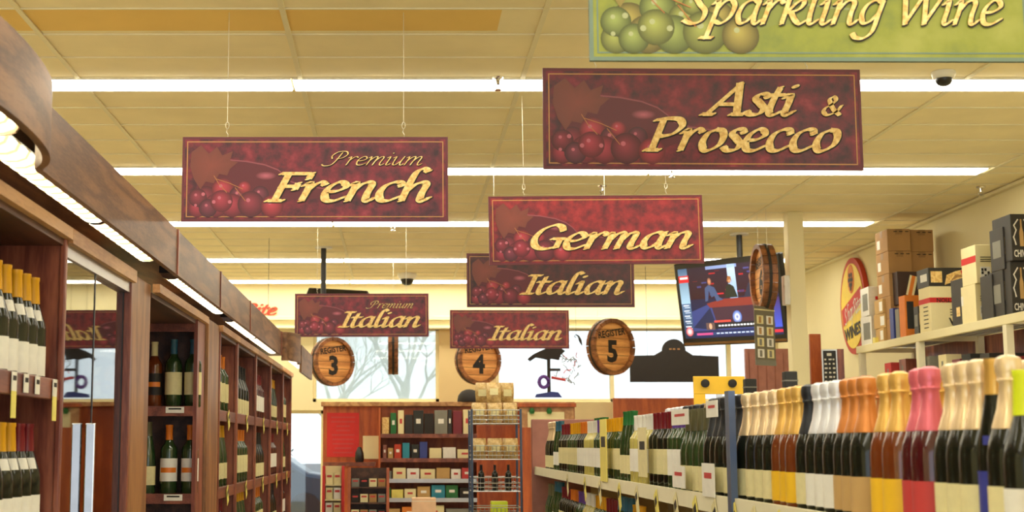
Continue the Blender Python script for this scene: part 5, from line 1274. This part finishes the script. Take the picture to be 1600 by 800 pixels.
# ---------------------------------------------------------------- A-frame displays lower left of centre
def slant_rack(u0, u1, vt, Yr, m, label, sidecol, fill_, slope=.22, tilt=0, name='slanted_rack', lowv=800):
    A, B = PY(u0, vt, Yr), PY(u1, vt, Yr); w = (B.x-A.x)/2; zt_ = A.z; zb_ = .1
    r = empty(name, ((A.x+B.x)/2, Yr, 0), (0, 0, R(tilt)), label, 'display rack')
    sl = (zt_-zb_)*slope
    for s_ in (-1, 1):
        b = MB(); b.prism([(-sl, 0), (.12, 0), (.06, zt_), (0, zt_)], s_*w-s_*.012, s_*w+s_*.012, 0, 'yz'); b.build('side_panel', sidecol, r)
    b = MB(); b.add([(-w, .05, zt_), (w, .05, zt_), (w, .11, 0), (-w, .11, 0)], [(0, 1, 2, 3)]); b.build('back_panel', m, r)
    n = 7
    for k in range(n):
        z = zt_-.16-.13*k
        y = -sl*(zt_-z)/(zt_)
        b = MB(); b.box(-w+.014, w-.014, y+.0, .06, z-.012, z); b.build('shelf', m, r)
    return r, w, zt_, sl, (A.x+B.x)/2
def rack_fill(inf, Yr, mats, nm, cols, group, hgt=.10):
    r, w, zt_, sl, x0 = inf
    for k in range(3):
        z = zt_-.16-.13*k; y = -sl*(zt_-z)/zt_
        for i in range(cols):
            x = -w+.014+(2*w-.028)*(i+.5)/cols; ww = (2*w-.028)/cols*.86
            m, cn = mats[(i+k) % len(mats)]
            o = empty(nm.replace(' ', '_'), (x0+x, Yr+y+.03, z), (0, 0, 0), f'{cn} {nm} on the {ORD[k]} row, {ORD[i]} from the left, {group[1]}', nm.split()[-1], group[0])
            b = MB(); b.box(-ww/2, ww/2, 0.0, .02, 0, hgt); b.build('cover', M[m], o, bevel=.002)
            b = MB(); b.box(-ww*.35, ww*.35, -.001, 0, hgt*.6, hgt*.8); b.build('title_band', M['red2'] if m != 'red' else M['paper'], o)
inf = slant_rack(506, 536, 728, 12.6, M['bcream'], 'cream card rack with a red side, at the bottom left of the registers', M['red'], None, .16)
rack_fill(inf, 12.6, [('bcream', 'cream'), ('creamp', 'pale'), ('paper', 'white')], 'greeting card', 2, ('cards in the red-sided rack', 'red-sided rack'))
inf = slant_rack(546, 606, 731, 12.2, M['dark'], 'slanted wooden rack with orange sides, right of the red-sided card rack', M['orange'], None, .25)
rack_fill(inf, 12.2, [('greyc', 'grey'), ('matte', 'black'), ('bcream', 'cream'), ('card', 'brown')], 'boxed item', 4, ('boxed items in the orange-sided rack', 'orange rack'), .07)
Y = 13.6
A, B = PY(618, 786, Y), PY(648, 800, Y)
giftbox(((A.x+B.x)/2+.17, 13.2, PY(640, 812, 13.2).z-.0), .22, .2, mat('peach_card', (240, 200, 160), .6), 'peach box on the low table at the bottom, left of the tower', M['paper'])
tb = empty('low_table', ((A.x+B.x)/2+.15, 13.25, 0), (0, 0, 0), 'low wooden table carrying the peach box', 'table'); zt_ = PY(640, 812, 13.2).z
b = MB(); b.box(-.4, .3, -.2, .2, zt_-.03, zt_-.001); b.build('tabletop', M['orange'], tb)
for sx in (-.37, .27):
    for sy in (-.17, .17): b = MB(); b.box(sx-.02, sx+.02, sy-.02, sy+.02, 0, zt_-.03); b.build('leg', M['orange'], tb)

# remove prototypes that were never placed, helper keys
for o in list(bpy.data.objects):
    if '_used' in o:
        if not o['_used']:
            for ch in list(o.children): bpy.data.objects.remove(ch)
            bpy.data.objects.remove(o)
        else: del o['_used']
